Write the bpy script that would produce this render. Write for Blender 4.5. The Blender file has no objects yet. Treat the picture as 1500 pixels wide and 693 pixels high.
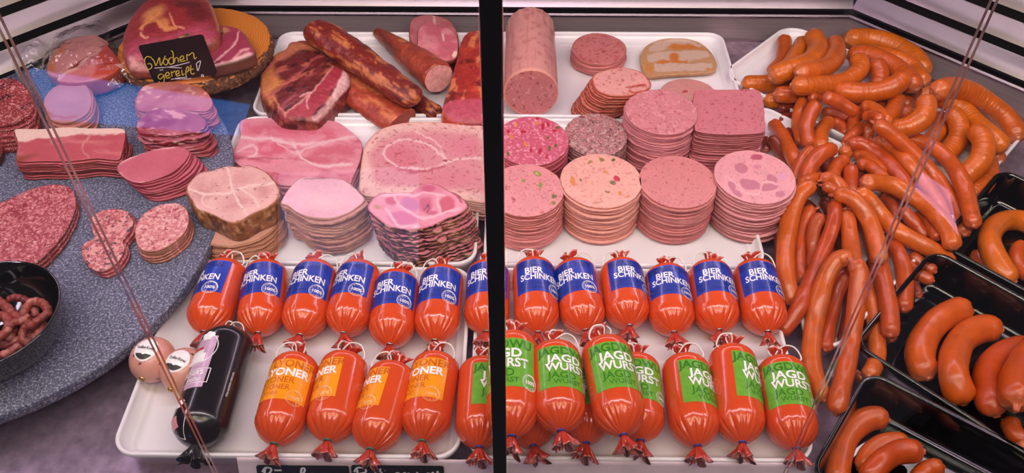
import bpy, bmesh, math, random
import numpy as np
from mathutils import Vector, Matrix
random.seed(7); RS = np.random.RandomState(11)
C = bpy.context.scene.collection
sc = bpy.context.scene
# ---------------------------------------------------------------- camera numbers
FPX = 1254.0; PITCH = math.radians(45); HC = 0.93
YAW = math.atan(20*math.cos(PITCH)/FPX)
_cy, _sy = math.cos(YAW), math.sin(YAW)
_R = np.array([_cy, _sy, 0.0])
_F = np.array([-_sy*math.cos(PITCH), _cy*math.cos(PITCH), -math.sin(PITCH)])
_U = np.array([-_sy*math.sin(PITCH), _cy*math.sin(PITCH), math.cos(PITCH)])
CAM = np.array([0, 0, HC])
def ray(px, py): return (px-750)/FPX*_R - (py-346.5)/FPX*_U + _F
def W(px, py, z=0.0):
    d = ray(px, py); return CAM + d*((z-HC)/d[2])
def WY(px, py, Y):
    d = ray(px, py); return CAM + d*(Y/d[1])
def PROJ(v):
    v = np.asarray(v, float) - CAM
    dp = v @ _F
    return 750+FPX*(v@_R)/dp, 346.5-FPX*(v@_U)/dp, dp
# ---------------------------------------------------------------- small helpers
def lin(c):
    c = np.asarray(c, float)/255.0
    return np.where(c <= 0.04045, c/12.92, ((c+0.055)/1.055)**2.4)
def l4(c): return (*[float(x) for x in lin(c)], 1.0)
def _h(ix, iy, iz, s):
    n = (ix*374761393 + iy*668265263 + iz*2147483647 + s*144665) & 0xffffffff
    n = ((n ^ (n >> 13))*1274126177) & 0xffffffff
    return ((n ^ (n >> 16)) & 0xffff)/65535.0
def vn(p, sc_, seed=0):
    q = np.asarray(p, float)*sc_; i = np.floor(q).astype(np.int64); f = q-i; f = f*f*(3-2*f)
    r = 0
    for dx in (0, 1):
        for dy in (0, 1):
            for dz in (0, 1):
                w = (f[:, 0] if dx else 1-f[:, 0])*(f[:, 1] if dy else 1-f[:, 1])*(f[:, 2] if dz else 1-f[:, 2])
                r = r + w*_h(i[:, 0]+dx, i[:, 1]+dy, i[:, 2]+dz, seed)
    return r
def fbm(p, s, seed=0, o=4):
    a, t, n = 1.0, 0, 0
    for k in range(o):
        t = t + a*vn(p, s*2**k, seed+k*17); n += a; a *= .55
    return t/n
def tag(o, label=None, cat=None, group=None, kind=None):
    if label: o['label'] = label
    if cat: o['category'] = cat
    if group: o['group'] = group
    if kind: o['kind'] = kind
    return o
def empty(name, loc, label, cat, group=None, rotz=0):
    o = bpy.data.objects.new(name, None); C.objects.link(o); o.empty_display_size = .02
    o.location = loc; o.rotation_euler = (0, 0, rotz)
    return tag(o, label, cat, group)
def setcol(me, col):
    a = me.color_attributes.new('Col', 'FLOAT_COLOR', 'POINT')
    c = np.ones((len(me.vertices), 4), np.float32); c[:, :3] = col
    a.data.foreach_set('color', c.ravel())
def mesh(name, V, F, mats, col=None, uv=None, fm=None, smooth=True):
    me = bpy.data.meshes.new(name)
    me.from_pydata([tuple(map(float, v)) for v in V], [], [tuple(int(i) for i in f) for f in F])
    for m in (mats if isinstance(mats, (list, tuple)) else [mats]): me.materials.append(m)
    if fm is not None: me.polygons.foreach_set('material_index', np.asarray(fm, np.int32))
    if col is not None: setcol(me, col)
    if uv is not None:
        ul = me.uv_layers.new(name='UVMap')
        li = np.zeros(len(me.loops), np.int32); me.loops.foreach_get('vertex_index', li)
        ul.data.foreach_set('uv', np.asarray(uv, np.float32)[li].ravel())
    me.polygons.foreach_set('use_smooth', np.full(len(me.polygons), bool(smooth)))
    me.update()
    return me
def obj(name, me, parent=None, loc=(0, 0, 0), rot=(0, 0, 0)):
    o = bpy.data.objects.new(name, me); C.objects.link(o)
    o.location = loc; o.rotation_euler = rot
    if parent: o.parent = parent
    return o
def flat(me, ang=35):
    # sharp edges between faces steeper than ang
    bm = bmesh.new(); bm.from_mesh(me); bmesh.ops.recalc_face_normals(bm, faces=bm.faces)
    for e in bm.edges:
        if len(e.link_faces) == 2 and e.calc_face_angle(0) > math.radians(ang): e.smooth = False
    bm.to_mesh(me); bm.free(); return me
# ---------------------------------------------------------------- materials
MATS = {}
def N(nt, t, **kw):
    n = nt.nodes.new(t)
    for k, v in kw.items():
        if k in n.inputs.keys(): n.inputs[k].default_value = v
        else: setattr(n, k, v)
    return n
def mat(name, color=None, rough=.4, metal=0., attr=False, ns=60., na=.15, bs=0., bd=0., bdist=.001, coat=0., spec=.5,
        sss=0., aniso=None, objvar=0., sp=None, uvb=None, crough=.08, sheen=0):
    """principled material: colour (or the mesh's own colours) x noise, bump, optional speckles sp=(scale, threshold, colour, amount)"""
    m = bpy.data.materials.new(name); m.use_nodes = True; nt = m.node_tree; L = nt.links
    b = nt.nodes['Principled BSDF']
    b.inputs['Roughness'].default_value = rough; b.inputs['Metallic'].default_value = metal
    b.inputs['Specular IOR Level'].default_value = spec
    b.inputs['Coat Weight'].default_value = coat; b.inputs['Coat Roughness'].default_value = crough
    tc = N(nt, 'ShaderNodeTexCoord')
    if attr: src = N(nt, 'ShaderNodeAttribute', attribute_name='Col').outputs['Color']
    else:
        r = N(nt, 'ShaderNodeRGB'); r.outputs[0].default_value = l4(color); src = r.outputs[0]
    no = N(nt, 'ShaderNodeTexNoise', Scale=ns, Detail=6.0, Roughness=.6)
    L.new(tc.outputs['Object'], no.inputs['Vector'])
    if aniso:
        mp = N(nt, 'ShaderNodeMapping'); mp.inputs['Scale'].default_value = aniso
        L.new(tc.outputs['Object'], mp.inputs['Vector']); L.new(mp.outputs[0], no.inputs['Vector'])
    mr = N(nt, 'ShaderNodeMapRange'); mr.inputs['To Min'].default_value = 1-na; mr.inputs['To Max'].default_value = 1+na
    mr.inputs['From Min'].default_value = .3; mr.inputs['From Max'].default_value = .7
    L.new(no.outputs['Fac'], mr.inputs['Value'])
    mx = N(nt, 'ShaderNodeVectorMath', operation='SCALE'); L.new(src, mx.inputs[0]); L.new(mr.outputs[0], mx.inputs['Scale'])
    out = mx.outputs[0]
    if objvar:
        oi = N(nt, 'ShaderNodeObjectInfo'); hs = N(nt, 'ShaderNodeHueSaturation')
        a = N(nt, 'ShaderNodeMapRange'); a.inputs['To Min'].default_value = .5-objvar*.05; a.inputs['To Max'].default_value = .5+objvar*.05
        c = N(nt, 'ShaderNodeMapRange'); c.inputs['To Min'].default_value = 1-objvar; c.inputs['To Max'].default_value = 1+objvar
        L.new(oi.outputs['Random'], a.inputs['Value']); L.new(oi.outputs['Random'], c.inputs['Value'])
        L.new(a.outputs[0], hs.inputs['Hue']); L.new(c.outputs[0], hs.inputs['Value']); L.new(out, hs.inputs['Color']); out = hs.outputs[0]
    if sp:
        for (s, th, colr, amt) in sp:
            vo = N(nt, 'ShaderNodeTexNoise', Scale=s, Detail=3.0, Roughness=.55); L.new(tc.outputs['Object'], vo.inputs['Vector'])
            m2 = N(nt, 'ShaderNodeMapRange'); m2.inputs['From Min'].default_value = th; m2.inputs['From Max'].default_value = th+.04
            m2.inputs['To Max'].default_value = amt
            L.new(vo.outputs['Fac'], m2.inputs['Value'])
            mm = N(nt, 'ShaderNodeMix', data_type='RGBA'); L.new(m2.outputs[0], mm.inputs['Factor'])
            L.new(out, mm.inputs['A']); mm.inputs['B'].default_value = l4(colr); out = mm.outputs['Result']
    L.new(out, b.inputs['Base Color'])
    if sss:
        b.inputs['Subsurface Weight'].default_value = sss; b.inputs['Subsurface Radius'].default_value = (.006, .002, .001); b.inputs['Subsurface Scale'].default_value = 1.0
    if bs:
        bn = N(nt, 'ShaderNodeTexNoise', Scale=bs, Detail=4.0)
        if uvb:
            mp2 = N(nt, 'ShaderNodeMapping'); mp2.inputs['Scale'].default_value = uvb
            L.new(tc.outputs['UV'], mp2.inputs['Vector']); L.new(mp2.outputs[0], bn.inputs['Vector'])
        elif aniso:
            L.new(mp.outputs[0], bn.inputs['Vector'])
        else: L.new(tc.outputs['Object'], bn.inputs['Vector'])
        bu = N(nt, 'ShaderNodeBump', Strength=bd, Distance=bdist); L.new(bn.outputs['Fac'], bu.inputs['Height'])
        L.new(bu.outputs[0], b.inputs['Normal'])
        if coat: L.new(bu.outputs[0], b.inputs['Coat Normal'])
    MATS[name] = m; return m
def clear_mat(name, tint=(1, 1, 1), ior=1.5, rough=0., extra=0., bump=0.):
    """clear sheet: what is not mirrored passes straight through"""
    m = bpy.data.materials.new(name); m.use_nodes = True; nt = m.node_tree; L = nt.links
    nt.nodes.remove(nt.nodes['Principled BSDF']); o = nt.nodes['Material Output']
    t = N(nt, 'ShaderNodeBsdfTransparent'); t.inputs[0].default_value = (*tint, 1)
    g = N(nt, 'ShaderNodeBsdfGlossy', Roughness=rough); fr = N(nt, 'ShaderNodeFresnel', IOR=ior)
    ms = N(nt, 'ShaderNodeMixShader'); fac = fr.outputs[0]
    ge = N(nt, 'ShaderNodeNewGeometry'); io = N(nt, 'ShaderNodeMapRange'); io.inputs['To Min'].default_value = ior; io.inputs['To Max'].default_value = 1/ior
    L.new(ge.outputs['Backfacing'], io.inputs['Value']); L.new(io.outputs[0], fr.inputs['IOR'])   # same glass from either side
    if extra:
        ad = N(nt, 'ShaderNodeMath', operation='ADD'); L.new(fac, ad.inputs[0]); ad.inputs[1].default_value = extra; fac = ad.outputs[0]
    if bump:
        tc = N(nt, 'ShaderNodeTexCoord'); bn = N(nt, 'ShaderNodeTexNoise', Scale=45., Detail=3.); L.new(tc.outputs['Object'], bn.inputs['Vector'])
        bu = N(nt, 'ShaderNodeBump', Strength=bump, Distance=.01); L.new(bn.outputs['Fac'], bu.inputs['Height'])
        L.new(bu.outputs[0], g.inputs['Normal']); L.new(bu.outputs[0], fr.inputs['Normal'])
    L.new(fac, ms.inputs[0]); L.new(t.outputs[0], ms.inputs[1]); L.new(g.outputs[0], ms.inputs[2]); L.new(ms.outputs[0], o.inputs['Surface'])
    return m
M_white = mat('tray_melamine', (234, 229, 234), rough=.22, na=.03, ns=20, coat=.2)
M_black = mat('tray_black_gloss', (8, 8, 11), rough=.07, na=.1, coat=.6, bs=12, bd=.08)
M_steel = mat('brushed_steel', (136, 124, 130), rough=.30, metal=1.0, na=.04, ns=8, aniso=(1.2, 1.2, 60))
M_panel = mat('matte_brushed_panel', (160, 146, 148), rough=.42, metal=.55, na=.12, ns=6, aniso=(1.5, 1.5, 50))
M_deck = mat('scratched_steel_deck', (172, 150, 170), rough=.38, metal=.72, na=.3, ns=55, bs=140, bd=.3, bdist=.0005)
M_dark = mat('dark_gap', (10, 9, 10), rough=.6)
M_frame = mat('black_glass_frame', (12, 12, 14), rough=.16, coat=.5, spec=.7)
M_edge = mat('polished_glass_edge', (146, 106, 112), rough=.1, coat=.8, na=.4, ns=14)
M_glass = clear_mat('clear_glass')
M_film = clear_mat('clear_film', (.97, .96, .97), 1.45, .12, .06, .8)
M_stone = mat('speckled_granite', (84, 86, 108), rough=.55, na=.3, ns=300, bs=250, bd=.35, sp=[(330, .54, (158, 158, 180), .8), (260, .6, (24, 24, 34), .8)])
M_bark = mat('tree_bark', (104, 66, 48), rough=.9, na=.5, ns=90, bs=110, bd=1.0, bdist=.006, sp=[(150, .58, (170, 120, 90), .7), (120, .6, (40, 22, 18), .8)])
M_card = mat('slate_card', (14, 14, 16), rough=.35, na=.2)
M_chalky = mat('yellow_chalk_ink', (205, 190, 70), rough=.8)
M_chalkw = mat('white_chalk_ink', (205, 205, 215), rough=.8)
M_casing = mat('orange_red_casing', (212, 74, 28), rough=.2, coat=.55, na=.06, ns=30, crough=.1, sss=.0, bs=70, bd=.05)
M_casingc = mat('casing_tail_film', attr=True, rough=.28, coat=.5, na=.15, ns=90)
M_clip = mat('metal_clip', (170, 170, 175), rough=.25, metal=1.)
M_clipb = mat('blue_clip', (20, 60, 150), rough=.3)
M_clipg = mat('green_clip', (30, 110, 90), rough=.3)
M_string = mat('white_string', (222, 214, 208), rough=.8, ns=900, na=.2)
M_lblue = mat('blue_label_print', (8, 52, 164), rough=.3, coat=.3, na=.12, ns=160)
M_lblued = mat('dark_blue_print', (6, 32, 104), rough=.3, coat=.3)
M_lsky = mat('pale_blue_print', (110, 160, 225), rough=.3, coat=.3)
M_lor = mat('orange_label_print', (244, 150, 8), rough=.3, coat=.3, na=.1, ns=120)
M_lord = mat('dark_orange_print', (200, 96, 8), rough=.3, coat=.3)
M_lorp = mat('cream_print', (245, 190, 120), rough=.3, coat=.3)
M_lgr = mat('green_label_print', (104, 166, 50), rough=.3, coat=.3, na=.14, ns=160)
M_lgrd = mat('dark_green_print', (50, 122, 22), rough=.3, coat=.3)
M_lgrp = mat('pale_green_print', (196, 226, 150), rough=.3, coat=.3)
M_lw = mat('white_print', (240, 236, 236), rough=.3, coat=.3)
M_slice = mat('cold_cut', attr=True, rough=.36, coat=.12, na=.10, ns=260, bs=330, bd=.22, bdist=.0006, crough=.25)
M_sliceside = M_slice
M_fat = mat('salami_cut', attr=True, rough=.4, coat=.1, na=.12, ns=260, bs=330, bd=.3, bdist=.0008, sp=[(330, .57, (226, 150, 150), .75), (260, .63, (235, 190, 180), .7)])
M_smoke = mat('smoked_meat', attr=True, rough=.44, coat=.18, na=.25, ns=110, bs=120, bd=.8, bdist=.003, crough=.18)
M_knack = mat('thick_smoked_sausage_skin', attr=True, rough=.33, coat=.3, na=.13, ns=45, objvar=.16, bs=1.0, bd=.7, bdist=.0035, uvb=(170, 2.4, 1), crough=.2, sp=None)
M_plump = mat('plump_sausage_skin', attr=True, rough=.34, coat=.3, na=.12, ns=45, objvar=.10, bs=1.0, bd=.35, bdist=.002, uvb=(90, 3., 1), crough=.2)
M_wien = mat('wiener_skin', attr=True, rough=.34, coat=.22, na=.16, ns=40, objvar=.12, bs=1.0, bd=.6, bdist=.0025, uvb=(70, 5., 1), crough=.18)
# ---------------------------------------------------------------- splines and outlines
def cr(pts, n, closed=False, w=None):
    P = np.asarray(pts, float); m = len(P)
    if closed: Q = np.vstack([P[-1], P, P[0], P[1]]); segs = m
    else: Q = np.vstack([2*P[0]-P[1], P, 2*P[-1]-P[-2]]); segs = m-1
    out = []; K = 24
    for i in range(segs):
        a, b, c, d = Q[i], Q[i+1], Q[i+2], Q[i+3]
        for k in range(K):
            t = k/K
            out.append(.5*((2*b)+(-a+c)*t+(2*a-5*b+4*c-d)*t*t+(-a+3*b-3*c+d)*t**3))
    out.append(P[0] if closed else P[-1]); out = np.array(out)
    s = np.r_[0, np.cumsum(np.linalg.norm(np.diff(out[:, :2], axis=0), axis=1))]
    u = np.linspace(0, s[-1], n+1)[:-1] if closed else np.linspace(0, s[-1], n)
    return np.stack([np.interp(u, s, out[:, k]) for k in range(out.shape[1])], 1)
def ccw(o):
    a = (o[:, 0]*np.roll(o[:, 1], -1)-o[:, 1]*np.roll(o[:, 0], -1)).sum()
    return o if a > 0 else o[::-1]
def outline(px, z, n=120, rag=0., seed=0):
    o = np.array([W(x, y, z)[:2] for x, y in px]); o = ccw(cr(o, n, True))
    return ragged(o, rag, seed)
def ragged(o, rag, seed):
    if rag:
        c = o.mean(0); d = o-c; r = np.linalg.norm(d, axis=1)
        p = np.c_[o, np.full(len(o), seed*.37)]
        k = (fbm(p, 60, seed)-.5)*2*rag + (fbm(p, 260, seed+5)-.5)*rag
        o = c+d*(1+k/r)[:, None]
    return o
def circ(xl, xr, yt, yb, z, n=200, rag=.0008, seed=0):
    a = W(xl, (yt+yb)/2, z); b = W(xr, (yt+yb)/2, z); t = W((xl+xr)/2, yt, z); f = W((xl+xr)/2, yb, z)
    c = np.array([(a[0]+b[0])/2, (t[1]+f[1])/2]); rx = (b[0]-a[0])/2; ry = (t[1]-f[1])/2
    rx, ry = rx*.75+ry*.25, ry*.5+rx*.5
    th = np.linspace(0, 2*np.pi, n+1)[:-1]
    return ragged(np.c_[c[0]+rx*np.cos(th), c[1]+ry*np.sin(th)], rag, seed)
def sectpoly(P, pts):
    x, y = P; ins = np.zeros(x.shape, bool); d = np.full(x.shape, 1e9); n = len(pts)
    for i in range(n):
        x1, y1 = pts[i]; x2, y2 = pts[(i+1) % n]
        if y1 != y2:
            c = ((y1 > y) != (y2 > y)) & (x < (x2-x1)*(y-y1)/(y2-y1)+x1); ins ^= c
        d = np.minimum(d, segd(x, y, x1, y1, x2, y2))
    return np.where(ins, d, -d)
def segd(x, y, x1, y1, x2, y2):
    dx, dy = x2-x1, y2-y1; t = np.clip(((x-x1)*dx+(y-y1)*dy)/(dx*dx+dy*dy+1e-9), 0, 1)
    return np.hypot(x-x1-t*dx, y-y1-t*dy)
def paint(V, base, ops, seed=0, amt=.12):
    """albedo per vertex; V world points.  ops in order: b blob, l seam line, p patch, n clouds, s fat specks"""
    V = np.asarray(V, float); px, py, _ = PROJ(V)
    jx = (fbm(V, 90, seed+3)-.5)*6; jy = (fbm(V, 90, seed+8)-.5)*6
    px = px+jx; py = py+jy
    col = np.tile(lin(base), (len(V), 1))*(1+amt*2*(fbm(V, 70, seed)-.5))[:, None]
    def mixin(a, c):
        nonlocal col
        a = np.clip(a, 0, 1)[:, None]; col = col*(1-a)+lin(c)*a
    for o in ops:
        k = o[0]
        if k == 'b':
            _, cx, cy, rx, ry, ang, c, soft, al = o
            ca, sa = math.cos(math.radians(ang)), math.sin(math.radians(ang))
            u = ((px-cx)*ca+(py-cy)*sa)/rx; v = (-(px-cx)*sa+(py-cy)*ca)/ry
            mixin(al*(1-np.hypot(u, v))/soft+al*.5*0, c)
        elif k == 'l':
            _, pts, w, c, al = o; q = cr(pts, len(pts)*4)
            d = np.full(len(V), 1e9)
            for i in range(len(q)-1): d = np.minimum(d, segd(px, py, *q[i], *q[i+1]))
            ww = w*(.6+.8*fbm(V, 130, seed+21)); mixin(al*(1.4-d/ww), c)
        elif k == 'p':
            _, pts, c, soft, al = o; mixin(al*(.5+sectpoly((px, py), pts)/soft), c)
        elif k == 'n':
            _, s, th, wd, c, al = o; mixin(al*(fbm(V, s, seed+31)-th)/wd, c)
        elif k == 'w':   # stretched streaks along image direction ang
            _, ang, sl, sx, th, wd, c, al = o
            ca, sa = math.cos(math.radians(ang)), math.sin(math.radians(ang))
            q = np.c_[(px*ca+py*sa)*sl, (-px*sa+py*ca)*sx, px*0]
            mixin(al*(fbm(q, 1., seed+41)-th)/wd, c)
    lum = (col@np.array([.21, .72, .07]))[:, None]; return np.clip((lum*.11+col*.89)*.88, 0, 1)
# ---------------------------------------------------------------- flat-topped pieces
PROF_HI = [(1, 1.0, .0)]
def slab(name, o, zt, th, base, ops=(), side=None, mats=None, K=26, dome=0., bulge=0., rim=None, seed=0, wave=0., sideops=(), bevel=.0015, tilt=(0, 0), NS=5, zrag=0., amt=.12):
    """a cut piece: outline o (world XY), top at zt, thickness th; origin at its centre bottom"""
    c = o.mean(0); n = len(o); d = o-c; r0 = np.linalg.norm(d, axis=1).mean()
    rs = list((np.arange(1, K+1)/K)**.8*(1-bevel/r0))
    V = [np.array([[*c, zt+dome]])]
    th_ = np.arctan2(d[:, 1], d[:, 0])
    for r in rs:
        wz = wave*np.sin(3*th_+seed)*(r**3)
        V.append(np.c_[c+d*r, np.full(n, zt)+dome*(1-r*r)+wz])
    wz = wave*np.sin(3*th_+seed)
    for i in range(NS+1):
        t = i/NS; bl = bulge*math.sin(math.pi*t)
        rr = 1+bl/r0-(bevel*.6/r0 if i in (NS,) else 0)
        z = zt-min(bevel*.6, th*.2)-t*(th-min(bevel*.6, th*.2)*1.2)
        oo = c+d*rr
        if zrag:
            p = np.c_[oo*1.0, np.full(n, z*3)]; k = (fbm(p, 160, seed+i)-.5)*2*zrag; oo = oo+d/r0*k[:, None]
        V.append(np.c_[oo, np.full(n, z)+wz*(1-t)])
    V.append(np.array([[*c, zt-th]])); V = np.vstack(V)
    V[:, 2] += (V[:, :2]-c)@np.array(tilt)*np.clip((V[:, 2]-(zt-th))/th, 0, 1)
    F = []; nr = K+NS+1
    for j in range(n): F.append((0, 1+j, 1+(j+1) % n))
    for k in range(nr-1):
        a = 1+k*n; b = a+n
        for j in range(n):
            j2 = (j+1) % n; F.append((a+j, b+j, b+j2, a+j2))
    a = 1+(nr-1)*n; e = len(V)-1
    for j in range(n): F.append((a+(j+1) % n, a+j, e))
    top = 1+K*n
    col = paint(V, base, ops, seed, amt)
    if rim:   # (relative width, colour)
        rr = np.r_[0, np.repeat(rs, n)]
        w = rim[0]*(.7+.6*fbm(V[:top], 120, seed+2)); al = np.clip((rr-(1-w))/(w*.35), 0, 1)[:, None]*rim[2]
        col[:top] = col[:top]*(1-al)+lin(rim[1])*al
    if side is not None:
        sc_ = paint(V[top:], side, sideops, seed+50, .3); col[top:] = sc_
    org = np.array([*c, zt-th])
    me = mesh(name, V-org, F, mats or M_slice, col)
    return me, org
def piece(name, label, cat, group=None, **kw):
    me, org = slab(name, **kw); return tag(obj(name, me, loc=org), label, cat, group)
def stack(name, label_top, label_rest, cat, group, o, zt, zb, n, base, ops=(), side=(200, 110, 110), side2=None, shift=(0, 0), jit=.0015,
          mat_=None, rim=None, seed=0, grow=0., rag=.0005, wave=0., faceb=None, th=None, zrag=.0003, sideops=(), K=42, shape=1.0, tilt=(0, 0)):
    """a pile of slices, every slice an object; top slice carries the painted face"""
    rnd = random.Random(seed); pitch = (zt-zb)/n; t = th or pitch*.93
    c = o.mean(0); side2 = side2 or side
    me, org = slab(name, o, zt, t, base, ops, side, mat_, K=K, rim=rim, seed=seed, wave=wave, zrag=zrag, bevel=.0009, sideops=sideops)
    top = tag(obj(name, me, loc=org), label_top, cat, group)
    var = []
    oc = o[::2] if len(o) > 90 else o
    for v in range(4):
        sd = seed*7+v*3+1; o2 = ragged(oc, rag*1.6+.0004, sd)
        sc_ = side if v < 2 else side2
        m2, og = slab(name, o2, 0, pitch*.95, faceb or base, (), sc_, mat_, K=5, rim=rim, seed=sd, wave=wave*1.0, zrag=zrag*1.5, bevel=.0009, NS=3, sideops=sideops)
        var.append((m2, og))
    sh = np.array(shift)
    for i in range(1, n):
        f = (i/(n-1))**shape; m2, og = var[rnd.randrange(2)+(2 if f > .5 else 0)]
        s = 1+grow*f+rnd.uniform(-.012, .012)
        ob = obj(name, m2, loc=(c[0]+sh[0]*f+rnd.uniform(-jit, jit), c[1]+sh[1]*f+rnd.uniform(-jit, jit), zt-(i+1)*pitch))
        ob.scale = (s, s*rnd.uniform(.985, 1.015), 1); tag(ob, label_rest, cat, group)
    return top
# ---------------------------------------------------------------- tubes
def frames(P):
    T = np.gradient(P, axis=0); T /= np.linalg.norm(T, axis=1)[:, None]+1e-12
    u = np.cross([0, 0, 1.], T[0]); u = u/(np.linalg.norm(u)+1e-9) if np.linalg.norm(u) > 1e-3 else np.array([1., 0, 0])
    U = [u]
    for i in range(1, len(P)):
        v = U[-1]-T[i]*(U[-1]@T[i]); U.append(v/np.linalg.norm(v))
    U = np.array(U); return T, U, np.cross(T, U)
def tube(P, R, seg=16, flat_=1., closed=False, rmod=None):
    """rings along P (N x 3) with radii R; returns V, F, s (0..1), theta"""
    T, U, Wv = frames(P); n = len(P); th = np.linspace(0, 2*np.pi, seg+1)[:-1]
    V = []
    for i in range(n):
        r = R[i]*(rmod(i/(n-1), th) if rmod else 1.)
        V.append(P[i]+(U[i][None]*(np.cos(th)*r)[:, None])+(Wv[i][None]*(np.sin(th)*r*flat_)[:, None]))
    V = np.vstack(V); F = []
    for i in range(n-1 if not closed else n):
        for j in range(seg):
            a = i*seg+j; b = i*seg+(j+1) % seg; c2 = ((i+1) % n)*seg+(j+1) % seg; d = ((i+1) % n)*seg+j; F.append((a, b, c2, d))
    if not closed:
        V = np.vstack([V, P[0], P[-1]]); e = len(V)
        for j in range(seg): F.append(((j+1) % seg, j, e-2)); F.append(((n-1)*seg+j, (n-1)*seg+(j+1) % seg, e-1))
    return V, F
def string(name, pts, r, m, parent=None, n=None, seg=6, closed=False, world=True):
    P = cr(np.asarray(pts, float), n or len(pts)*6, closed)
    V, F = tube(P, np.full(len(P), r), seg, closed=closed)
    return mesh(name, V, F, m)
def box(bmv, c, s, rot=None):
    """append a box to (V,F)"""
    V, F = bmv; k = len(V)
    for dx, dy, dz in ((-1, -1, -1), (1, -1, -1), (1, 1, -1), (-1, 1, -1), (-1, -1, 1), (1, -1, 1), (1, 1, 1), (-1, 1, 1)):
        p = Vector((dx*s[0]/2, dy*s[1]/2, dz*s[2]/2))
        if rot: p = rot @ p
        V.append(tuple(p+Vector(c)))
    for f in ((0, 3, 2, 1), (4, 5, 6, 7), (0, 1, 5, 4), (1, 2, 6, 5), (2, 3, 7, 6), (3, 0, 4, 7)): F.append(tuple(k+i for i in f))
# rounded polygon rings (for trays)
def roundpoly(c, inset, rad, seg=8):
    c = ccw(np.asarray(c, float)); n = len(c); L = []
    for i in range(n):
        a, b = c[i], c[(i+1) % n]; d = (b-a)/np.linalg.norm(b-a); nn = np.array([-d[1], d[0]]); L.append((a+nn*inset, d))
    Q = []
    for i in range(n):
        (p, d), (q, e) = L[i-1], L[i]; t = np.linalg.solve(np.c_[d, -e], q-p); Q.append(p+d*t[0])
    out = []
    for i in range(n):
        p = Q[i]; a = Q[i-1]-p; b = Q[(i+1) % n]-p; a /= np.linalg.norm(a); b /= np.linalg.norm(b)
        half = math.acos(np.clip(a@b, -1, 1))/2; r = max(rad, .001); tl = r/math.tan(half); bi = (a+b)/np.linalg.norm(a+b); cen = p+bi*(r/math.sin(half))
        s = p+a*tl-cen; e = p+b*tl-cen; a0 = math.atan2(s[1], s[0]); a1 = math.atan2(e[1], e[0])
        while a1 < a0: a1 += 2*math.pi
        if a1-a0 > math.pi: a1 -= 2*math.pi
        for k in range(seg+1):
            t = a0+(a1-a0)*k/seg; out.append(cen+r*np.array([math.cos(t), math.sin(t)]))
    return np.array(out)
def traymesh(name, corners, z0, h, m, rad=.03, lip=.004, slope=.012, floor=.005, seg=8):
    prof = [(slope, z0), (slope*.25, z0+h*.72), (0, z0+h*.85), (0, z0+h*.97), (.001, z0+h), (lip, z0+h), (lip+.0015, z0+h*.93), (lip+slope*.5, z0+h*.5), (lip+slope*.85, z0+floor+h*.12), (lip+slope*1.1, z0+floor+.001), (lip+slope*1.5, z0+floor)]
    rings = [np.c_[roundpoly(corners, i, max(rad-i, .004), seg), np.full(4*0+len(roundpoly(corners, i, max(rad-i, .004), seg)), z)] for i, z in prof]
    n = len(rings[0]); V = np.vstack(rings); F = []
    for k in range(len(rings)-1):
        for j in range(n):
            j2 = (j+1) % n; F.append((k*n+j, k*n+j2, (k+1)*n+j2, (k+1)*n+j))
    F.append(tuple(range(n))[::-1]); F.append(tuple((len(rings)-1)*n+j for j in range(n)))
    org = np.array([*np.mean(corners, 0), z0])
    return mesh(name, V-org, F, m), org
def lathe(prof, seg=64):
    V = []; F = []
    for r, z in prof:
        for j in range(seg): t = 2*math.pi*j/seg; V.append((r*math.cos(t), r*math.sin(t), z))
    for k in range(len(prof)-1):
        for j in range(seg): F.append((k*seg+j, k*seg+(j+1) % seg, (k+1)*seg+(j+1) % seg, (k+1)*seg+j))
    F.append(tuple(range(seg))[::-1]); F.append(tuple((len(prof)-1)*seg+j for j in range(seg)))
    return V, F
# ---------------------------------------------------------------- lettering
def textmesh(s, size, bold=.0, xs=1., lim=None, align='LEFT'):
    cu = bpy.data.curves.new('t', 'FONT'); cu.body = s; cu.size = size; cu.offset = bold; cu.resolution_u = 3; cu.align_x = align
    o = bpy.data.objects.new('t', cu); C.objects.link(o)
    bpy.context.view_layer.update(); dg = bpy.context.evaluated_depsgraph_get(); me = bpy.data.meshes.new_from_object(o.evaluated_get(dg))
    bm = bmesh.new(); bm.from_mesh(me); bmesh.ops.triangulate(bm, faces=bm.faces); bmesh.ops.remove_doubles(bm, verts=bm.verts, dist=1e-6)
    for v in bm.verts: v.co.x *= xs
    lim = lim or size*.3
    for _ in range(5):
        es = [e for e in bm.edges if abs(e.verts[0].co.x-e.verts[1].co.x) > lim]
        if not es: break
        bmesh.ops.subdivide_edges(bm, edges=es, cuts=1); bmesh.ops.triangulate(bm, faces=bm.faces)
    bm.verts.ensure_lookup_table(); V = np.array([v.co[:2] for v in bm.verts]).reshape(-1, 2); F = [tuple(v.index for v in f.verts) for f in bm.faces]
    bm.free(); bpy.data.objects.remove(o); bpy.data.curves.remove(cu); bpy.data.meshes.remove(me)
    return V, F
def join(parts):
    V = []; F = []; k = 0
    for v, f in parts:
        V.append(v); F += [tuple(i+k for i in q) for q in f]; k += len(v)
    return np.vstack(V), F
def ring2(cx, cy, r, w, seg=40, arc=1.):
    t = np.linspace(0, 2*np.pi*arc, seg+1); a = np.c_[cx+r*np.cos(t), cy+r*np.sin(t)]; b = np.c_[cx+(r-w)*np.cos(t), cy+(r-w)*np.sin(t)]
    return np.vstack([a, b]), [(i, i+1, seg+2+i, seg+1+i) for i in range(seg)]
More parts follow.
